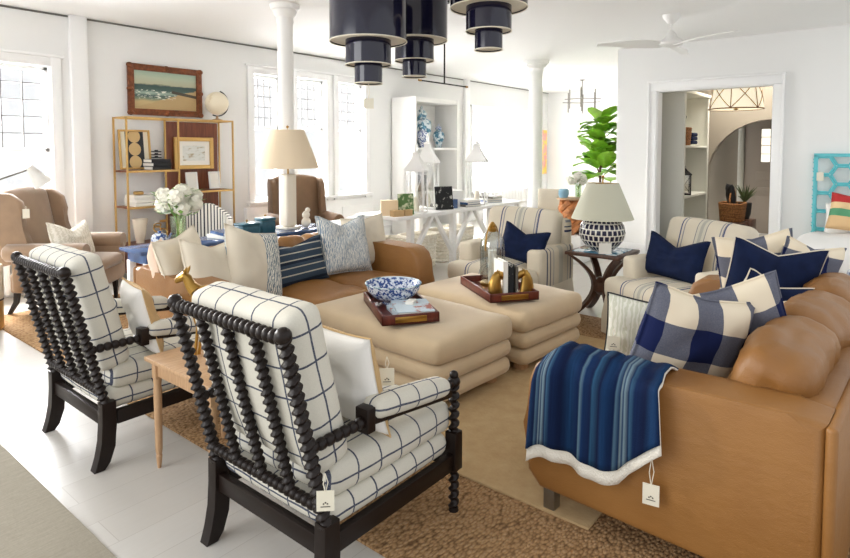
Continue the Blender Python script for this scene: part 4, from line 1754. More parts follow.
book('white book lying on the console left of the teal boxes', (2.78, 4.42, CT), .2, .26, .03, M['paper'], 8, 'books on the blue console')
book('blue book lying on the white book of the console', (2.78, 4.42, CT + .03), .18, .24, .025, M['blue_lac'], -6, 'books on the blue console')

t = T('table_lamp', 'cream column lamp with tan linen shade on the console', 'table lamp', (3.46, 4.46, CT))
b = NB()
box(b, (0, 0, .012), (.17, .17, .024), .004)
softbox(b, (0, 0, .27), (.115, .115, .49), .018, (0, 0, 0), 4)
mk('lamp_base', b, M['ceramic'], parent=t)
b = NB()
tube(b, [(0, 0, .51), (0, 0, .63)], .008)
mk('stem', b, M['brass'], parent=t)
b = NB()
lathe(b, [(.29, .57), (.155, .925), (.152, .925), (.285, .57)], seg=40, cap=False)
mk('lamp_shade', b, M['shade'], parent=t)
b = NB()
ball(b, (0, 0, .955), .013, 10, 8)
for a in (0, PI / 2):
    tube(b, [(-.152 * math.cos(a), -.152 * math.sin(a), .922), (.152 * math.cos(a), .152 * math.sin(a), .922)], .003, 5)
tube(b, [(0, 0, .6), (0, 0, .95)], .003, 5)
mk('finial', b, M['brass'], parent=t)
t = T('carved_bust', 'small cream figure ornament beside the console column lamp', 'ornament', (3.62, 4.40, CT))
b = NB()
ball(b, (0, 0, .05), .05, 14, 10, (1, .8, 1))
ball(b, (0, 0, .12), .04, 14, 10, (1, .85, 1))
ball(b, (.02, 0, .165), .025, 12, 8)
mk('figure', b, M['ceramic'], parent=t)

# wicker side of a basket beside the far sofa
basket('wicker_basket', 'brown wicker basket beside the right arm of the far leather sofa', (4.16, 3.62, .012), .26, .4, .38, M['wicker'])

# ------------------------------------------------------------------ etagere on the window wall
X0, X1, XM, YF, YB, ZT = 2.97, 4.30, 3.57, 6.66, 6.98, 1.865
t = T('etagere', 'gold metal etagere with walnut back panel on the window wall', 'shelf unit', (0, 0, 0))
b = NB()
g = .018
for x in (X0, XM, X1):
    for y in (YF, YB):
        box(b, (x, y, ZT / 2), (g, g, ZT))
for y in (YF, YB):
    box(b, ((X0 + X1) / 2, y, ZT), (X1 - X0 + g, g, g))
    box(b, ((X0 + X1) / 2, y, .08), (X1 - X0, g, g))
for x in (X0, XM, X1):
    box(b, (x, (YF + YB) / 2, ZT), (g, YB - YF, g))
mk('metal_frame', b, M['gold'], parent=t)
for x0, x1, z in ((X0, XM, 1.27), (X0, XM, .86), (X0, XM, .43), (XM, X1, 1.0), (XM, X1, .43)):
    b = NB()
    box(b, ((x0 + x1) / 2, (YF + YB) / 2, z - .012), (x1 - x0 - g, YB - YF + .01, .02))
    s = mk('shelf', b, M['walnut'], parent=t)
    b = NB()
    box(b, ((x0 + x1) / 2, YF - .008, z - .012), (x1 - x0, .012, .024))
    mk('shelf_edge', b, M['gold'], parent=s)
b = NB()
box(b, ((XM + 4.28) / 2, YB + .012, 1.15), (4.28 - XM, .012, 1.4))
mk('back_panel', b, M['walnut'], parent=t)
# drawer block under the left bay
b = NB()
box(b, ((X0 + XM) / 2, (YF + YB) / 2, .25), (XM - X0 - .03, YB - YF, .3), .005)
mk('drawer_block', b, M['walnut'], parent=t)


def framed(name, label, cx_, cy_, cz_, w, h, fw, fm, am, lean=0, cat='picture', mat_=0, yaw=0):
    t = T(name, label, cat, (cx_, cy_, cz_), yaw)
    t.rotation_euler = (R(-lean), 0, R(yaw))
    b = NB()
    for s in (-1, 1):
        box(b, (s * (w / 2 - fw / 2), 0, 0), (fw, .03, h), .005)
        box(b, (0, 0, s * (h / 2 - fw / 2)), (w - 2 * fw, .03, fw), .005)
    mk('frame', b, fm, parent=t)
    b = NB()
    box(b, (0, .006, 0), (w - 1.6 * fw, .006, h - 1.6 * fw))
    mk('artwork', b, am, parent=t)
    return t


t = framed('framed_seascape', 'seascape painting in a carved bronze frame above the etagere', 3.61, WY - .035, 2.215, .93, .60, .075, M['carved'], M['painting'])
for sx in (-1, 0, 1):
    for sz in (-1, 0, 1):
        if sx or sz:
            b = NB()
            ball(b, (sx * .44, -.012, sz * .275), .032, 10, 6, (1.3, .6, 1.0))
            mk('carved_ornament', b, M['carved'], parent=t)
framed('framed_print', 'black and tan oval print leaning on the top left etagere shelf', 3.17, 6.90, 1.505, .36, .46, .022, M['gold'], M['abstract'], 6)
framed('framed_watercolour', 'pale watercolour in a gold frame on the walnut panel', 3.93, 6.95, 1.46, .53, .40, .05, M['gold'], M['water'], 0)
for k, x in enumerate((3.83, 4.14)):
    framed('photo_frame', ('left', 'right')[k] + ' small white photo frame on the right etagere shelf', x, 6.84, 1.115, .15, .22, .016, M['white'], M['paper'], 8)
for k in range(3):
    book(('lowest', 'middle', 'top')[k] + ' of the three black books on the top left etagere shelf', (3.36, 6.80, 1.27 + .042 * k), .30, .22, .04, M['black'], 90 + (0, 3, -3)[k], 'black books on the etagere')
b = NB()
for k in range(3):
    box(b, (0, 0, .015 + .035 * k), (.09, .07, .014), .002)
    lathe(b, [(.02, .022 + .035 * k), (.02, .036 + .035 * k)], seg=12)
mk('stacked_ornament', b, M['black'], loc=(3.37, 6.8, 1.396), label='small black and brass stacked ornament on the black books', cat='ornament')
for k in range(3):
    book(('lowest', 'middle', 'top')[k] + ' of the three cream books on the etagere', (3.15, 6.80, .86 + .042 * k), .28, .2, .04, M['paper'], 90 + (0, 4, -2)[k], 'cream books on the etagere')
b = NB()
softbox(b, (0, 0, .02), (.1, .07, .04), .015, (0, 0, 0), 4)
mk('gold_ornament', b, M['gold'], loc=(3.15, 6.8, .986), label='small gold ornament on the cream books', cat='ornament')
b = NB()
lathe(b, [(.045, 0), (.045, .03), (.05, .04), (.085, .28), (.078, .28), (.045, .05)], seg=24)
mk('tapered_vase', b, M['ceramic'], loc=(3.15, 6.78, .43), label='white flared vase on the lower etagere shelf', cat='vase')
b = NB()
for k in range(5):
    a0 = k * 1.1
    c0 = Vector((.05 * math.sin(k * 1.9), 0, .05 + .045 * k))
    tube(b, [c0 + Vector((.042 * math.cos(q), .03 * math.sin(q) * math.sin(a0), .042 * math.sin(q) * math.cos(a0 * .3))) for q in [2 * PI * j / 12 for j in range(13)]], .009, 6)
mk('chain_sculpture', b, M['gold'], loc=(3.38, 6.78, .43), label='gold link chain sculpture beside the flared vase', cat='sculpture')
t = T('globe', 'cream desk globe on top of the etagere', 'globe', (4.17, 6.8, ZT + .01), 0)
b = NB()
lathe(b, [(.07, 0), (.065, .012), (.02, .025), (.012, .05), (.02, .06)], seg=20)
mk('globe_base', b, M['oak'], parent=t)
b = NB()
ball(b, (0, 0, .22), .145, 28, 18)
mk('sphere', b, mat_pattern('cream_map', '#eadfc6', '#d9c7a4', 5, thr=.56, rough=.5), parent=t)
b = NB()
tube(b, [(.162 * math.cos(a), 0, .22 + .162 * math.sin(a)) for a in [R(-112) + R(185) * k / 18 for k in range(19)]], .008, 6)
mk('meridian', b, M['iron'], parent=t)
# candlestick by the cream books
b = NB()
lathe(b, [(.03, 0), (.01, .015), (.008, .1), (.016, .11), (.012, .12), (.01, .2)], seg=12)
mk('candlestick', b, M['ceramic'], loc=(3.45, 6.8, .86), label='thin white candlestick on the middle left etagere shelf', cat='candlestick')


# ------------------------------------------------------------------ wing chairs
def wing_chair(loc, rz, label, m):
    """faces +x"""
    t = T('wing_chair', label, 'armchair', loc, rz, 'tan wing chairs by the windows')
    b = NB()
    softbox(b, (.02, 0, .30), (.72, .66, .18), .03, (0, 0, 0), 8)
    mk('seat_frame', b, m, parent=t, smooth=60)
    b = NB()
    softbox(b, (.06, 0, .425), (.68, .56, .12), .05, (.015, 0, .015), 10)
    mk('seat_cushion', b, m, parent=t, smooth=60)
    b = NB()
    softbox(b, (0, 0, 0), (.13, .64, .78), .06, (.02, 0, .045), 10)
    o = mk('backrest', b, m, parent=t, smooth=60)
    o.location = (-.33, 0, .74)
    o.rotation_euler = (0, R(-11), 0)
    for s in (-1, 1):
        b = NB()
        poly = [(-.42, .45), (-.10, .52), (-.12, .66), (-.20, .78), (-.17, .92), (-.20, 1.04), (-.29, 1.11), (-.42, 1.12), (-.47, 1.05)]
        prism(b, poly, s * .33 - .035, s * .33 + .035, .022)
        mk('wing', b, m, parent=t, smooth=60)
        b = NB()
        softbox(b, (.04, s * .34, .40), (.66, .1, .36), .04, (0, .0, 0), 8)
        lathe(b, [(.06, 0), (.08, .03), (.085, .5), (.085, .95), (.075, 1)], seg=20, a=(-.34, s * .36, .585), b=(.36, s * .36, .585))
        mk('rolled_arm', b, m, parent=t, smooth=60)
    for sx in (-1, 1):
        for sy in (-1, 1):
            b = NB()
            tube(b, [(sx * .30, sy * .27, .24), (sx * .31, sy * .28, .12), (sx * .31 - (.07 if sx < 0 else 0), sy * .28, .0)], [.032, .026, .018], 4)
            mk('leg', b, M['blackwood'], parent=t)
    return t


M['camel'] = plain('camel_velvet', '#8f745a', .75, var=.1, vs=8, bs=.15, bscale=120, **{'Sheen Weight': .5})
wing_chair((2.16, 6.14, 0), -48, 'camel velvet wing chair below the left window', M['camel'])
wing_chair((4.98, 6.10, 0), -112, 'brown wing chair seen beyond the white column', plain('brown_velvet', '#775c43', .8, var=.1, vs=8))
pillow('throw_pillow', 'cream pillow with woven stripes on the camel wing chair', .54, .36, .14, mat_pattern('cream_wave_weave', '#efe9dc', '#dcd5c4', 8, (1, 1, 3), .5, 'wave'), (2.16, 6.02, .66), 36, 18, 4, .22, seed=31)
price_tag('small cream price tag on the camel wing chair', (1.73, 5.80, 1.02), .03, .05, .08, -15, mark=False)

# ------------------------------------------------------------------ striped slipper chair behind the console
t = T('ticking_chair', 'small round backed chair in black and cream ticking', 'chair', (3.42, 5.85, 0), -118, None)
b = NB()
n_ = 18
rings = []
for z in (.3, .5, .7, .84, .9):
    k_ = 1 if z < .8 else .96
    ring = []
    for i in range(n_ + 1):
        a = PI / 2 + PI * i / n_
        zz = z * (1 if z < .6 else 1 - .12 * abs(math.cos(a - PI / 2 - PI / 2)) * 0)
        drop = .22 * max(0, abs(i / n_ - .5) * 2 - .2) if z > .6 else 0
        ring.append((.28 * k_ * math.cos(a), .3 * k_ * math.sin(a), z - drop))
    for i in range(n_, -1, -1):
        a = PI / 2 + PI * i / n_
        drop = .22 * max(0, abs(i / n_ - .5) * 2 - .2) if z > .6 else 0
        ring.append((.22 * math.cos(a), .24 * math.sin(a), z - drop))
    rings.append(ring)
loft(b, rings)
n2 = NT('ticking_round')
x_, y_, z_ = n2.xyz()
m_ = line_mask(n2, n2.math('MULTIPLY', n2.math('ARCTAN2', y_, x_), .28), .045, .017)
n2.col(n2.mix(m_, lin('#f0ede4'), lin('#262a36')))
M['tick_round'] = n2.fin(.9)
mk('round_back', b, M['tick_round'], parent=t, smooth=60)
b = NB()
softbox(b, (.04, 0, .4), (.5, .5, .14), .05, (0, 0, .02), 8)
mk('seat', b, M['ticking'], parent=t, smooth=60)
for sx in (-1, 1):
    for sy in (-1, 1):
        b = NB()
        tube(b, [(sx * .19, sy * .19, .34), (sx * .2, sy * .2, 0)], [.02, .014])
        mk('leg', b, M['blackwood'], parent=t)

# ------------------------------------------------------------------ white reading floor lamp, radiator, drum stool
t = T('reading_lamp', 'white adjustable floor lamp reaching over the camel wing chair', 'floor lamp', (1.20, 5.85, 0), 0)
b = NB()
lathe(b, [(.14, 0), (.14, .015), (.02, .03)], seg=24)
mk('lamp_foot', b, M['white'], parent=t)
b = NB()
tube(b, [(0, 0, .02), (0, 0, 1.22)], .012)
tube(b, [(-.06, .0, 1.10), (.58, .02, 1.33)], .007)
mk('pole', b, M['steel'], parent=t)
b = NB()
d_ = Vector((.55, 0, -.8)).normalized()
lathe(b, [(.03, 0), (.035, .15), (.075, 1), (.07, 1), (.03, .15)], seg=20, a=Vector((.58, .02, 1.36)), b=Vector((.58, .02, 1.36)) + d_ * .19)
mk('lamp_shade', b, plain('grey_white_enamel', '#e4e2dc', .4), parent=t)
t = T('radiator', 'white ribbed radiator below the left window', 'radiator', (1.66, WY - .12, 0), 0)
for k in range(14):
    b = NB()
    box(b, (-.6 + .09 * k, 0, .3), (.05, .09, .5), .015)
    mk('rib', b, M['white'], parent=t)
t = T('drum_stool', 'round cream drum stool with a dark band and gold base at the left edge', 'stool', (1.40, 5.90, 0), 0)
b = NB()
lathe(b, [(.17, .26), (.17, .52), (.165, .54), (.01, .545)], seg=36)
mk('cream_top', b, M['linen'], parent=t)
b = NB()
lathe(b, [(.172, .245), (.172, .26)], seg=36)
mk('dark_band', b, M['black'], parent=t)
b = NB()
lathe(b, [(.168, 0), (.168, .245)], seg=36)
mk('gold_base', b, M['gold'], parent=t)

# ------------------------------------------------------------------ white trestle table and what stands on it
t = T('trestle_table', 'long white trestle table with braced legs behind the far sofa', 'table', (0, 0, 0))
TX0, TX1, TY0, TY1, TZ = 4.95, 7.9, 4.42, 5.1, .73
b = NB()
box(b, ((TX0 + TX1) / 2, (TY0 + TY1) / 2, TZ - .02), (TX1 - TX0, TY1 - TY0, .04), .005)
mk('table_top', b, M['white'], parent=t)
for x in (5.25, 6.1, 7.0, 7.75):
    for y in (TY0 + .06, TY1 - .06):
        b = NB()
        box(b, (x, y, (TZ - .04) / 2), (.07, .07, TZ - .04), .005)
        mk('leg', b, M['white'], parent=t)
for x0, x1 in ((5.25, 5.66), (6.1, 5.70), (6.1, 6.5), (7.0, 6.6)):
    b = NB()
    d_ = Vector((x1 - x0, 0, .52))
    a_ = math.atan2(d_.x, d_.z)
    box(b, ((x0 + x1) / 2, TY0 + .06, TZ - .30), (.05, .05, d_.length), .004, rot=Matrix.Rotation(a_, 3, 'Y'))
    mk('brace', b, M['white'], parent=t)
b = NB()
box(b, (6.5, TY1 - .06, .12), (2.5, .04, .06), .004)
mk('stretcher', b, M['white'], parent=t)
for k, (x, y) in enumerate(((5.28, 4.86), (5.78, 4.82), (6.34, 4.84), (6.75, 4.9))):
    basket('white_basket', ('leftmost', 'second', 'third', 'rightmost')[k] + ' white wicker basket under the trestle table', (x, y, 0), .46, .38, .42, M['wwicker'], group='white baskets under the trestle table', slant=.92)
for x, y, w_, h_, lab in ((5.46, 4.56, .24, .84, 'tall white metal lantern at the left of the trestle table'), (5.98, 4.80, .25, .98, 'white metal lantern behind the dark photo book'), (6.92, 4.66, .28, .98, 'white metal lantern at the right of the trestle table')):
    t = T('white_lantern', lab, 'lantern', (x, y, TZ), 25, 'white lanterns on the trestle table')
    lantern(t, w_, h_, M['white'])
    b = NB()
    lathe(b, [(.035, .024), (.035, .2)], seg=14)
    mk('candle', b, M['ceramic'], parent=t)


def upright(label, x, y, w, h, m, yaw, lean=10, th=.025):
    t = T('display_book', label, 'book', (x, y, TZ + h / 2 + .002), yaw)
    t.rotation_euler = (R(-lean), 0, R(yaw))
    b = NB()
    box(b, (0, 0, 0), (w, th, h), .002)
    mk('cover', b, m, parent=t)
    b = NB()
    box(b, (.002, 0, 0), (w - .002, th * .7, h + .001))
    mk('pages', b, M['paper'], parent=t)


upright('green landscape picture book standing left on the trestle table', 5.25, 4.55, .19, .25, M['landscape'], -35)
upright('dark photo book standing on the trestle table', 6.0, 4.55, .24, .30, M['bwphoto'], -30)
b = NB()
box(b, (0, 0, .09), (.2, .1, .18), .004)
mk('cream_carton', b, plain('peach_card', '#f0d9b4', .8), loc=(5.08, 4.66, TZ), rot=(0, 0, R(-40)), label='pale peach carton at the left end of the trestle table', cat='box')
for k, (x, y, w_, h_, m_, lab) in enumerate(((5.06, 4.52, .14, .07, M['tancloth'], 'left small tan block box on the trestle table edge'), (5.2, 4.42 + .06, .1, .07, M['tancloth'], 'right small tan block box on the trestle table edge'),
                                              (6.25, 4.6, .12, .12, M['blue_lac'], 'small blue box beside the dark photo book'), (6.45, 4.75, .26, .22, M['white'], 'white box between the lanterns on the trestle table'))):
    b = NB()
    box(b, (0, 0, h_ / 2), (w_, w_ * .7, h_), .003)
    mk('display_box', b, m_, loc=(x, y, TZ), rot=(0, 0, R(-20)), label=lab, cat='box')
rr = random.Random(3)
for s_, (x, y, n_, nm) in enumerate(((6.12, 4.7, 2, 'behind the dark photo book'), (6.62, 4.6, 3, 'in the middle of the trestle table'), (7.35, 4.7, 3, 'at the right end of the trestle table'))):
    for k in range(n_):
        book(('lowest', 'second', 'third')[k] + ' book of the stack ' + nm, (x, y, TZ + .031 * k), .28, .22, .03, [M['paper'], M['grey'], M['blue_lac']][(k + s_) % 3], rr.uniform(-30, 10), 'books stacked on the trestle table')

# clear side table left of the trestle
t = T('clear_side_table', 'light acrylic side table with thin brass legs by the window', 'side table', (4.75, 5.0, 0))
b = NB()
box(b, (0, 0, .66), (.6, .4, .015), .003)
mk('table_top', b, M['white'], parent=t)
for sx in (-1, 1):
    for sy in (-1, 1):
        b = NB()
        box(b, (sx * .28, sy * .18, .326), (.015, .015, .652))
        mk('leg', b, M['brass'], parent=t)
b = NB()
box(b, (0, 0, .02), (.16, .12, .04), .003)
mk('white_box', b, M['white'], loc=(4.85, 5.0, .668), label='small white box on the acrylic side table', cat='box')

# ------------------------------------------------------------------ white bookcase with ginger jars
t = T('white_bookcase', 'tall white open bookcase against the window wall', 'bookcase', (7.70, 6.45, 0))
b = NB()
BW_, BD_, BH_ = 1.25, .55, 2.42
box(b, (.02, BD_ / 2, BH_ / 2), (.04, BD_, BH_), .003)
box(b, (BW_ - .02, BD_ / 2, BH_ / 2), (.04, BD_, BH_), .003)
box(b, (BW_ / 2, BD_ - .013, BH_ / 2), (BW_ - .06, .02, BH_ - .01))
box(b, (BW_ / 2, BD_ / 2 + .003, BH_ - .045), (BW_ - .06, BD_ - .012, .08), .003)
box(b, (BW_ / 2, BD_ / 2 + .003, .05), (BW_ - .06, BD_ - .012, .1), .003)
mk('carcass', b, M['white'], parent=t)
for z in (.75, 1.52):
    b = NB()
    box(b, (BW_ / 2, BD_ / 2, z), (BW_ - .08, BD_ - .02, .045), .003)
    mk('shelf', b, M['white'], parent=t)


def ginger(label, loc, s, m, lidm):
    t = T('ginger_jar', label, 'jar', loc, 0, 'blue and white ginger jars')
    b = NB()
    lathe(b, [(.07 * s, 0), (.08 * s, .01 * s), (.075 * s, .05 * s), (.13 * s, .2 * s), (.15 * s, .3 * s), (.13 * s, .38 * s), (.07 * s, .42 * s), (.07 * s, .45 * s)], seg=28)
    mk('jar_body', b, m, parent=t)
    b = NB()
    lathe(b, [(.078 * s, .45 * s), (.08 * s, .49 * s), (.05 * s, .53 * s), (.015 * s, .55 * s), (.022 * s, .575 * s), (.004 * s, .6 * s)], seg=24)
    mk('lid', b, lidm, parent=t)


ginger('tallest blue and white ginger jar in the white bookcase', (8.14, 6.68, 1.543), 1.25, M['bluewhite2'], M['bluewhite2'])
ginger('small blue and white jar in front of the tallest ginger jar', (7.98, 6.53, 1.543), .72, M['bluewhite'], M['bluewhite2'])
ginger('squat blue and white jar at the right of the bookcase shelf', (8.60, 6.65, 1.543), .74, M['bluewhite2'], M['bluewhite'])
b = NB()
box(b, (0, 0, .24), (.34, .02, .48), .002)
mk('yellow_panel', b, M['yellow'], loc=(8.08, 6.90, 1.745), label='yellow print standing behind the tallest ginger jar', cat='picture')
b = NB()
box(b, (0, 0, .14), (.32, .24, .28), .01)
mk('grey_box', b, M['grey'], loc=(7.95, 6.65, .775), label='dark grey box on the middle shelf of the white bookcase', cat='box')

# yellow and pink painting on the far wall
t = T('abstract_painting', 'yellow and pink abstract painting beside the far column', 'painting', (13.1, WY - .03, 1.45))
b = NB()
box(b, (0, 0, 0), (.85, .04, 1.1), .003)
mk('canvas', b, M['yellowart'], parent=t)

# ------------------------------------------------------------------ fiddle leaf fig
t = T('fiddle_leaf_fig', 'tall fiddle leaf fig with bright green leaves behind the round lamp', 'plant', (8.90, 3.66, 0))
b = NB()
lathe(b, [(.14, 0), (.2, .03), (.22, .4), (.2, .4), (.18, .35)], seg=24)
mk('pot', b, M['white'], parent=t)
b = NB()
tube(b, [(0, 0, .3), (.02, .01, .8), (-.02, .0, 1.3), (.02, .03, 1.7), (.0, .02, 2.0)], [.022, .02, .016, .012, .006], 8)
tube(b, [(0, 0, 1.1), (.06, .12, 1.3), (.1, .2, 1.5)], [.014, .01, .005], 6)
tube(b, [(0, 0, 1.2), (-.05, -.1, 1.4), (-.06, -.16, 1.6)], [.014, .01, .005], 6)
mk('trunk', b, M['stem'], parent=t)
rr = random.Random(11)
leaves = []
for k in range(64):
    a = k * 2.399
    z = 1.05 + .95 * (k / 64) + rr.uniform(-.04, .04)
    leaves.append((a, z, rr.uniform(.32, .42) * (1 - .3 * (k / 64))))
for a, z, L in leaves:
    b = NB()
    rad = Vector((math.cos(a), math.sin(a), 0))
    tan_ = Vector((-math.sin(a), math.cos(a), 0))
    up = rr.uniform(.0, 1.3)
    nseg = 7
    G = []
    for i in range(nseg + 1):
        s = i / nseg
        wdt = .135 * (L / .3) * (math.sin(PI * min(1, s ** .8)) ** .7) * (.75 + .5 * s) + .002
        p = rad * (.05 + L * s) + Vector((0, 0, up * L * s - .45 * L * s * s))
        row = []
        for j in (-1, -.5, 0, .5, 1):
            row.append(b.verts.new(p + tan_ * wdt * j + Vector((0, 0, .02 * abs(j) + .008 * math.sin(s * 12 + j * 4)))))
        G.append(row)
    for i in range(nseg):
        for j in range(4):
            b.faces.new((G[i][j], G[i][j + 1], G[i + 1][j + 1], G[i + 1][j]))
    o = mk('leaf', b, M['leaf'], parent=t, smooth=80)
    off = Vector((0, 0, 0))
    if z < 1.6 and rr.random() < .5:
        off = Vector((.05, .11, 0)) if rr.random() < .5 else Vector((-.04, -.09, 0))
    o.location = (off.x, off.y, z)
# burl stool, blue ornament, small bouquet
b = NB()
rr = random.Random(4)
for k in range(12):
    a = rr.uniform(0, 2 * PI)
    p = [Vector((.17 * math.cos(a + i) * (.5 + .5 * abs(math.cos(i * 1.3))), .17 * math.sin(a + i) * (.5 + .5 * abs(math.cos(i * 1.3))), .45 * i / 4)) for i in range(5)]
    tube(b, p, [.05, .045, .04, .05, .055], 7)
mk('root_stool', b, M['burl'], loc=(7.45, 3.46, .36), label='twisted root wood stool behind the left striped armchair', cat='stool')
b = NB()
box(b, (0, 0, .18), (.5, .5, .36), .02)
mk('white_plinth', b, M['white'], loc=(7.45, 3.46, 0), label='low white plinth under the root wood stool', cat='plinth')
b = NB()
lathe(b, [(.2, 0), (.2, .02)], seg=24)
mk('round_top', b, M['oak'], loc=(7.45, 3.46, .83), label='thin round top on the root wood stool', cat='table top')
b = NB()
lathe(b, [(.05, 0), (.07, .04), (.07, .1), (.05, .12)], seg=18)
mk('blue_jar', b, plain('sky_blue_glaze', '#8fb9cf', .3), loc=(7.40, 3.56, .851), label='sky blue jar on the root wood stool', cat='jar')
flower_vase((7.52, 3.40, .851), .75, 'small glass vase on the root wood stool', 'small white bouquet beside the fiddle leaf fig')
t = T('folding_chair', 'pale wooden chair back standing beyond the left striped armchair', 'chair', (7.9, 4.05, 0), 200)
b = NB()
softbox(b, (0, 0, .45), (.44, .44, .06), .02, (0, 0, .01), 5)
mk('seat', b, M['linen'], parent=t)
b = NB()
softbox(b, (-.22, 0, .74), (.05, .36, .34), .02, (0, 0, 0), 5)
mk('backrest', b, M['linen'], parent=t)
for sx in (-1, 1):
    for sy in (-1, 1):
        b = NB()
        tube(b, [(sx * .2, sy * .19, .43), (sx * .21, sy * .2, 0)], [.016, .012])
        mk('leg', b, M['oak'], parent=t)

# ------------------------------------------------------------------ bed with hexagon headboard
t = T('bed', 'bed with turquoise hexagon lattice headboard and white bedding', 'bed', (0, 0, 0))
HY0, HY1, HZ0, HZ1, HX = -.75, .80, .45, 1.44, DX - .06
b = NB()
for y in (HY0, HY1 - .02):
    box(b, (HX, y, HZ1 / 2), (.045, .04, HZ1), .004)
for z in (HZ0, HZ1):
    box(b, (HX, (HY0 + HY1) / 2, z), (.045, HY1 - HY0, .04), .004)
hr = .125
for i in range(-1, 12):
    for j in range(-1, 9):
        cy_ = HY1 - .1 - i * hr * 1.5
        cz_ = HZ0 + j * hr * 1.732 + (hr * .866 if i % 2 else 0)
        hexp = [(cy_ + hr * .92 * math.cos(PI / 3 * k), cz_ + hr * .92 * math.sin(PI / 3 * k)) for k in range(7)]
        for k in range(6):
            (ya, za), (yb, zb) = hexp[k], hexp[k + 1]
            t0, t1 = 0.0, 1.0
            for p0_, dp_, lo_, hi_ in ((ya, yb - ya, HY0, HY1), (za, zb - za, HZ0, HZ1)):
                if abs(dp_) < 1e-9:
                    if p0_ < lo_ or p0_ > hi_:
                        t1 = -1
                    continue
                q0, q1 = sorted(((lo_ - p0_) / dp_, (hi_ - p0_) / dp_))
                t0, t1 = max(t0, q0), min(t1, q1)
            if t1 - t0 < .02:
                continue
            ya, yb, za, zb = ya + (yb - ya) * t0, ya + (yb - ya) * t1, za + (zb - za) * t0, za + (zb - za) * t1
            tube(b, [(HX, ya, za), (HX, yb, zb)], .016, 6)
mk('headboard', b, M['turq'], parent=t)
b = NB()
softbox(b, (7.36, .0, .27), (1.95, 1.5, .3), .05, (0, 0, 0), 8)
mk('mattress', b, M['white'], parent=t)
b = NB()
softbox(b, (7.25, .0, .43), (1.85, 1.72, .26), .12, (.02, .03, .05), 20, .03, 3, ws=3)
mk('duvet', b, M['whitecloth'], parent=t, smooth=70)
b = NB()
box(b, (7.36, 0, .08), (1.9, 1.4, .16), .01)
mk('bed_base', b, M['white'], parent=t)
pillow('bed_pillow', 'white sleeping pillow against the hexagon headboard', .6, .4, .16, M['whitecloth'], (8.16, .36, .70), -90, 24, 0, .02, seed=41)
n3 = NT('red_cream_green_bands')
z_ = n3.xyz()[2]
n3.col(n3.ramp(n3.math('ADD', n3.math('DIVIDE', z_, .42), .5), [(0, '#dcb98a'), (.3, '#dcb98a'), (.34, '#5a9a72'), (.5, '#5a9a72'), (.54, '#e3c596'), (.68, '#e3c596'), (.72, '#b5302f'), (1, '#b5302f')], 'CONSTANT'))
pillow('throw_pillow', 'red cream and green banded pillow on the bed', .5, .42, .15, n3.fin(.9), (7.98, .36, .80), -90, 20, 6, .05, seed=42)
price_tag('cream price tag hanging on the hexagon headboard', (DX - .11, .73, 1.26), .03, .07, .1, -90, mark=False)

# ------------------------------------------------------------------ things at the right edge
t = T('white_table', 'white topped table behind the right leather sofa', 'table', (2.86, -.22, 0), -3)
b = NB()
box(b, (0, 0, .72), (.62, .5, .022), .006)
mk('table_top', b, M['white'], parent=t)
for sx in (-1, 1):
    for sy in (-1, 1):
        b = NB()
        tube(b, [(sx * .27, sy * .21, .71), (sx * .28, sy * .22, 0)], [.018, .012])
        mk('leg', b, M['white'], parent=t)
t = T('beaded_stool', 'white openwork stool with a blue and white seat at the right edge', 'stool', (4.72, .02, 0), 10)
b = NB()
softbox(b, (0, 0, .66), (.42, .42, .07), .03, (0, 0, .015), 6)
mk('seat', b, M['bluewhite'], parent=t)
b = NB()
for i in range(9):
    for j in range(9):
        if i in (0, 8) or j in (0, 8):
            x, y = -.18 + .045 * i, -.18 + .045 * j
            bobbin(b, (x, y, .5), (x, y, .62), .01, 4, 6)
for z in (.5,):
    box(b, (0, 0, z), (.4, .4, .02), .004)
mk('spindle_gallery', b, M['ceramic'], parent=t)
for sx in (-1, 1):
    for sy in (-1, 1):
        b = NB()
        tube(b, [(sx * .17, sy * .17, .5), (sx * .19, sy * .19, 0)], [.02, .014])
        mk('leg', b, M['ceramic'], parent=t)


# ------------------------------------------------------------------ ceiling fixtures
def tier_pendant(loc, s, label, rods=False):
    x, y, z = loc
    t = T('tiered_pendant', label, 'pendant lamp', (x, y, z), 0, 'navy lacquer tiered pendants')
    for nm, r_, z0, z1 in (('lower_drum', .09, 0, .14), ('middle_drum', .148, .12, .30), ('upper_drum', .25, .27, .66)):
        b = NB()
        lathe(b, [(r_ * s, z0 * s), (r_ * s, z1 * s), ((r_ - .004) * s, z1 * s), ((r_ - .004) * s, z0 * s)], seg=48, cap=False)
        dr = mk(nm, b, M['lacq'], parent=t)
        b = NB()
        lathe(b, [((r_ - .003) * s, z0 * s + .008), (.01, z0 * s + .008), (.01, z0 * s + .011), ((r_ - .003) * s, z0 * s + .011)], seg=48, cap=False)
        tube(b, [(r_ * s * math.cos(2 * PI * k / 48), r_ * s * math.sin(2 * PI * k / 48), z0 * s) for k in range(49)], .004, 5)
        mk('cream_diffuser', b, M['cream'], parent=dr)
    b = NB()
    lathe(b, [(.01, .3 * s), (.01, HC - z - .03), (.06, HC - z - .03), (.06, HC - z)], seg=16)
    mk('stem', b, M['iron'], parent=t)
    return t


tier_pendant((2.707, 2.66, 1.925), .98, 'leftmost navy tiered pendant, lowest of the three')
tier_pendant((3.372, 2.835, 2.045), .98, 'middle navy tiered pendant partly hidden behind the leftmost')
tier_pendant((3.199, 2.07, 2.14), .98, 'rightmost navy tiered pendant, hung highest')
price_tag('beige price tag hanging below the leftmost tiered pendant', (2.707, 2.66, 1.925), .10, .065, .065, -42, mark=False)

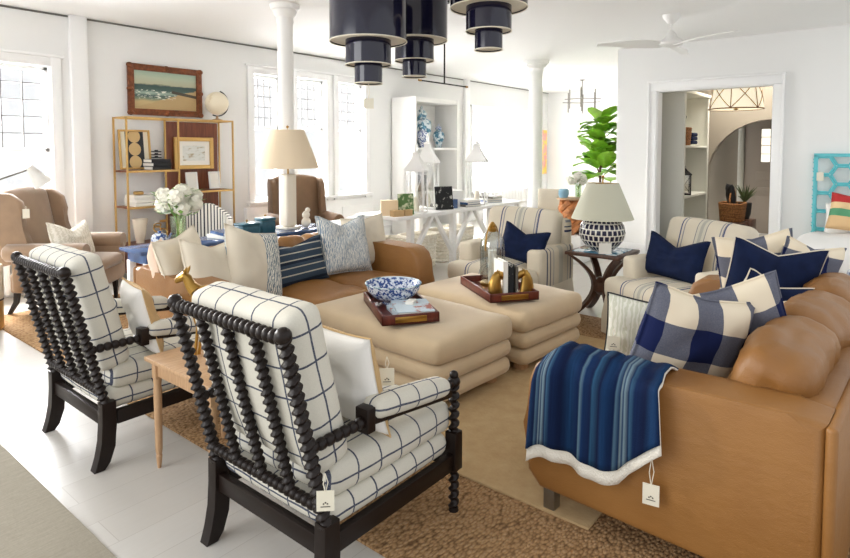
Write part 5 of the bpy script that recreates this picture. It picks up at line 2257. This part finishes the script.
t = T('bar_pendant', 'thin black T bar pendant with brass tips', 'pendant lamp', (4.62, 3.5, 0))
b = NB()
tube(b, [(0, 0, 2.15), (0, 0, HC)], .008)
lathe(b, [(.05, HC - .02), (.05, HC)], seg=16)
mk('rod', b, M['iron'], parent=t)
b = NB()
tube(b, [(-.36, 0, 2.15), (.36, 0, 2.15)], .007)
mk('bar', b, M['iron'], parent=t)
for s in (-1, 1):
    b = NB()
    tube(b, [(s * .36, 0, 2.15), (s * .395, 0, 2.15)], .01)
    mk('brass_tip', b, M['brass'], parent=t)

t = T('ceiling_fan', 'white three blade ceiling fan', 'ceiling fan', (6.62, 1.96, 0), 0)
b = NB()
lathe(b, [(.09, HC), (.085, HC - .03), (.04, HC - .09), (.02, HC - .1)], seg=28)
lathe(b, [(.014, HC - .2), (.014, HC - .08)], seg=12)
mk('canopy', b, M['white'], parent=t)
b = NB()
lathe(b, [(.02, 2.78), (.04, 2.76), (.06, 2.71), (.12, 2.67), (.13, 2.65), (.12, 2.63), (.06, 2.61), (.01, 2.60)], seg=32)
mk('motor', b, M['white'], parent=t)
for k in range(3):
    a = R(129 - 4 + 120 * k)
    b = NB()
    G = []
    for i in range(10):
        s = i / 9
        r_ = .08 + .70 * s
        wd = .06 + .045 * math.sin(PI * min(1, s * 1.2)) - .012 * s
        tw = R(14 * (1 - s) + 6)
        row = []
        for q, dz in ((-1, .004), (0, .007), (1, .004), (1, -.004), (0, -.002), (-1, -.004)):
            row.append(Vector((r_, q * wd * math.cos(tw), 2.635 + .012 * math.sin(s * PI) + q * wd * math.sin(tw) + dz)))
        G.append([Vector(rotz(p, a)) for p in row])
    loft(b, G)
    mk('blade', b, M['white'], parent=t, smooth=50)

t = T('far_chandelier', 'silver multi arm chandelier hanging in the far bay', 'chandelier', (11.5, 5.15, 0), 20)
b = NB()
lathe(b, [(.06, HC - .02), (.06, HC)], seg=16)
tube(b, [(0, 0, 2.3), (0, 0, HC)], .014)
mk('rod', b, M['steel'], parent=t)
for k in range(6):
    a = k * PI / 3
    z = 2.52 + (.05 if k % 2 else -.05)
    b = NB()
    tube(b, [(0, 0, z), (.42 * math.cos(a), .42 * math.sin(a), z)], .009, 6)
    x, y = .30 * math.cos(a), .30 * math.sin(a)
    tube(b, [(x, y, z - .2), (x, y, z + .2)], .012, 6)
    mk('arm', b, M['steel'], parent=t)
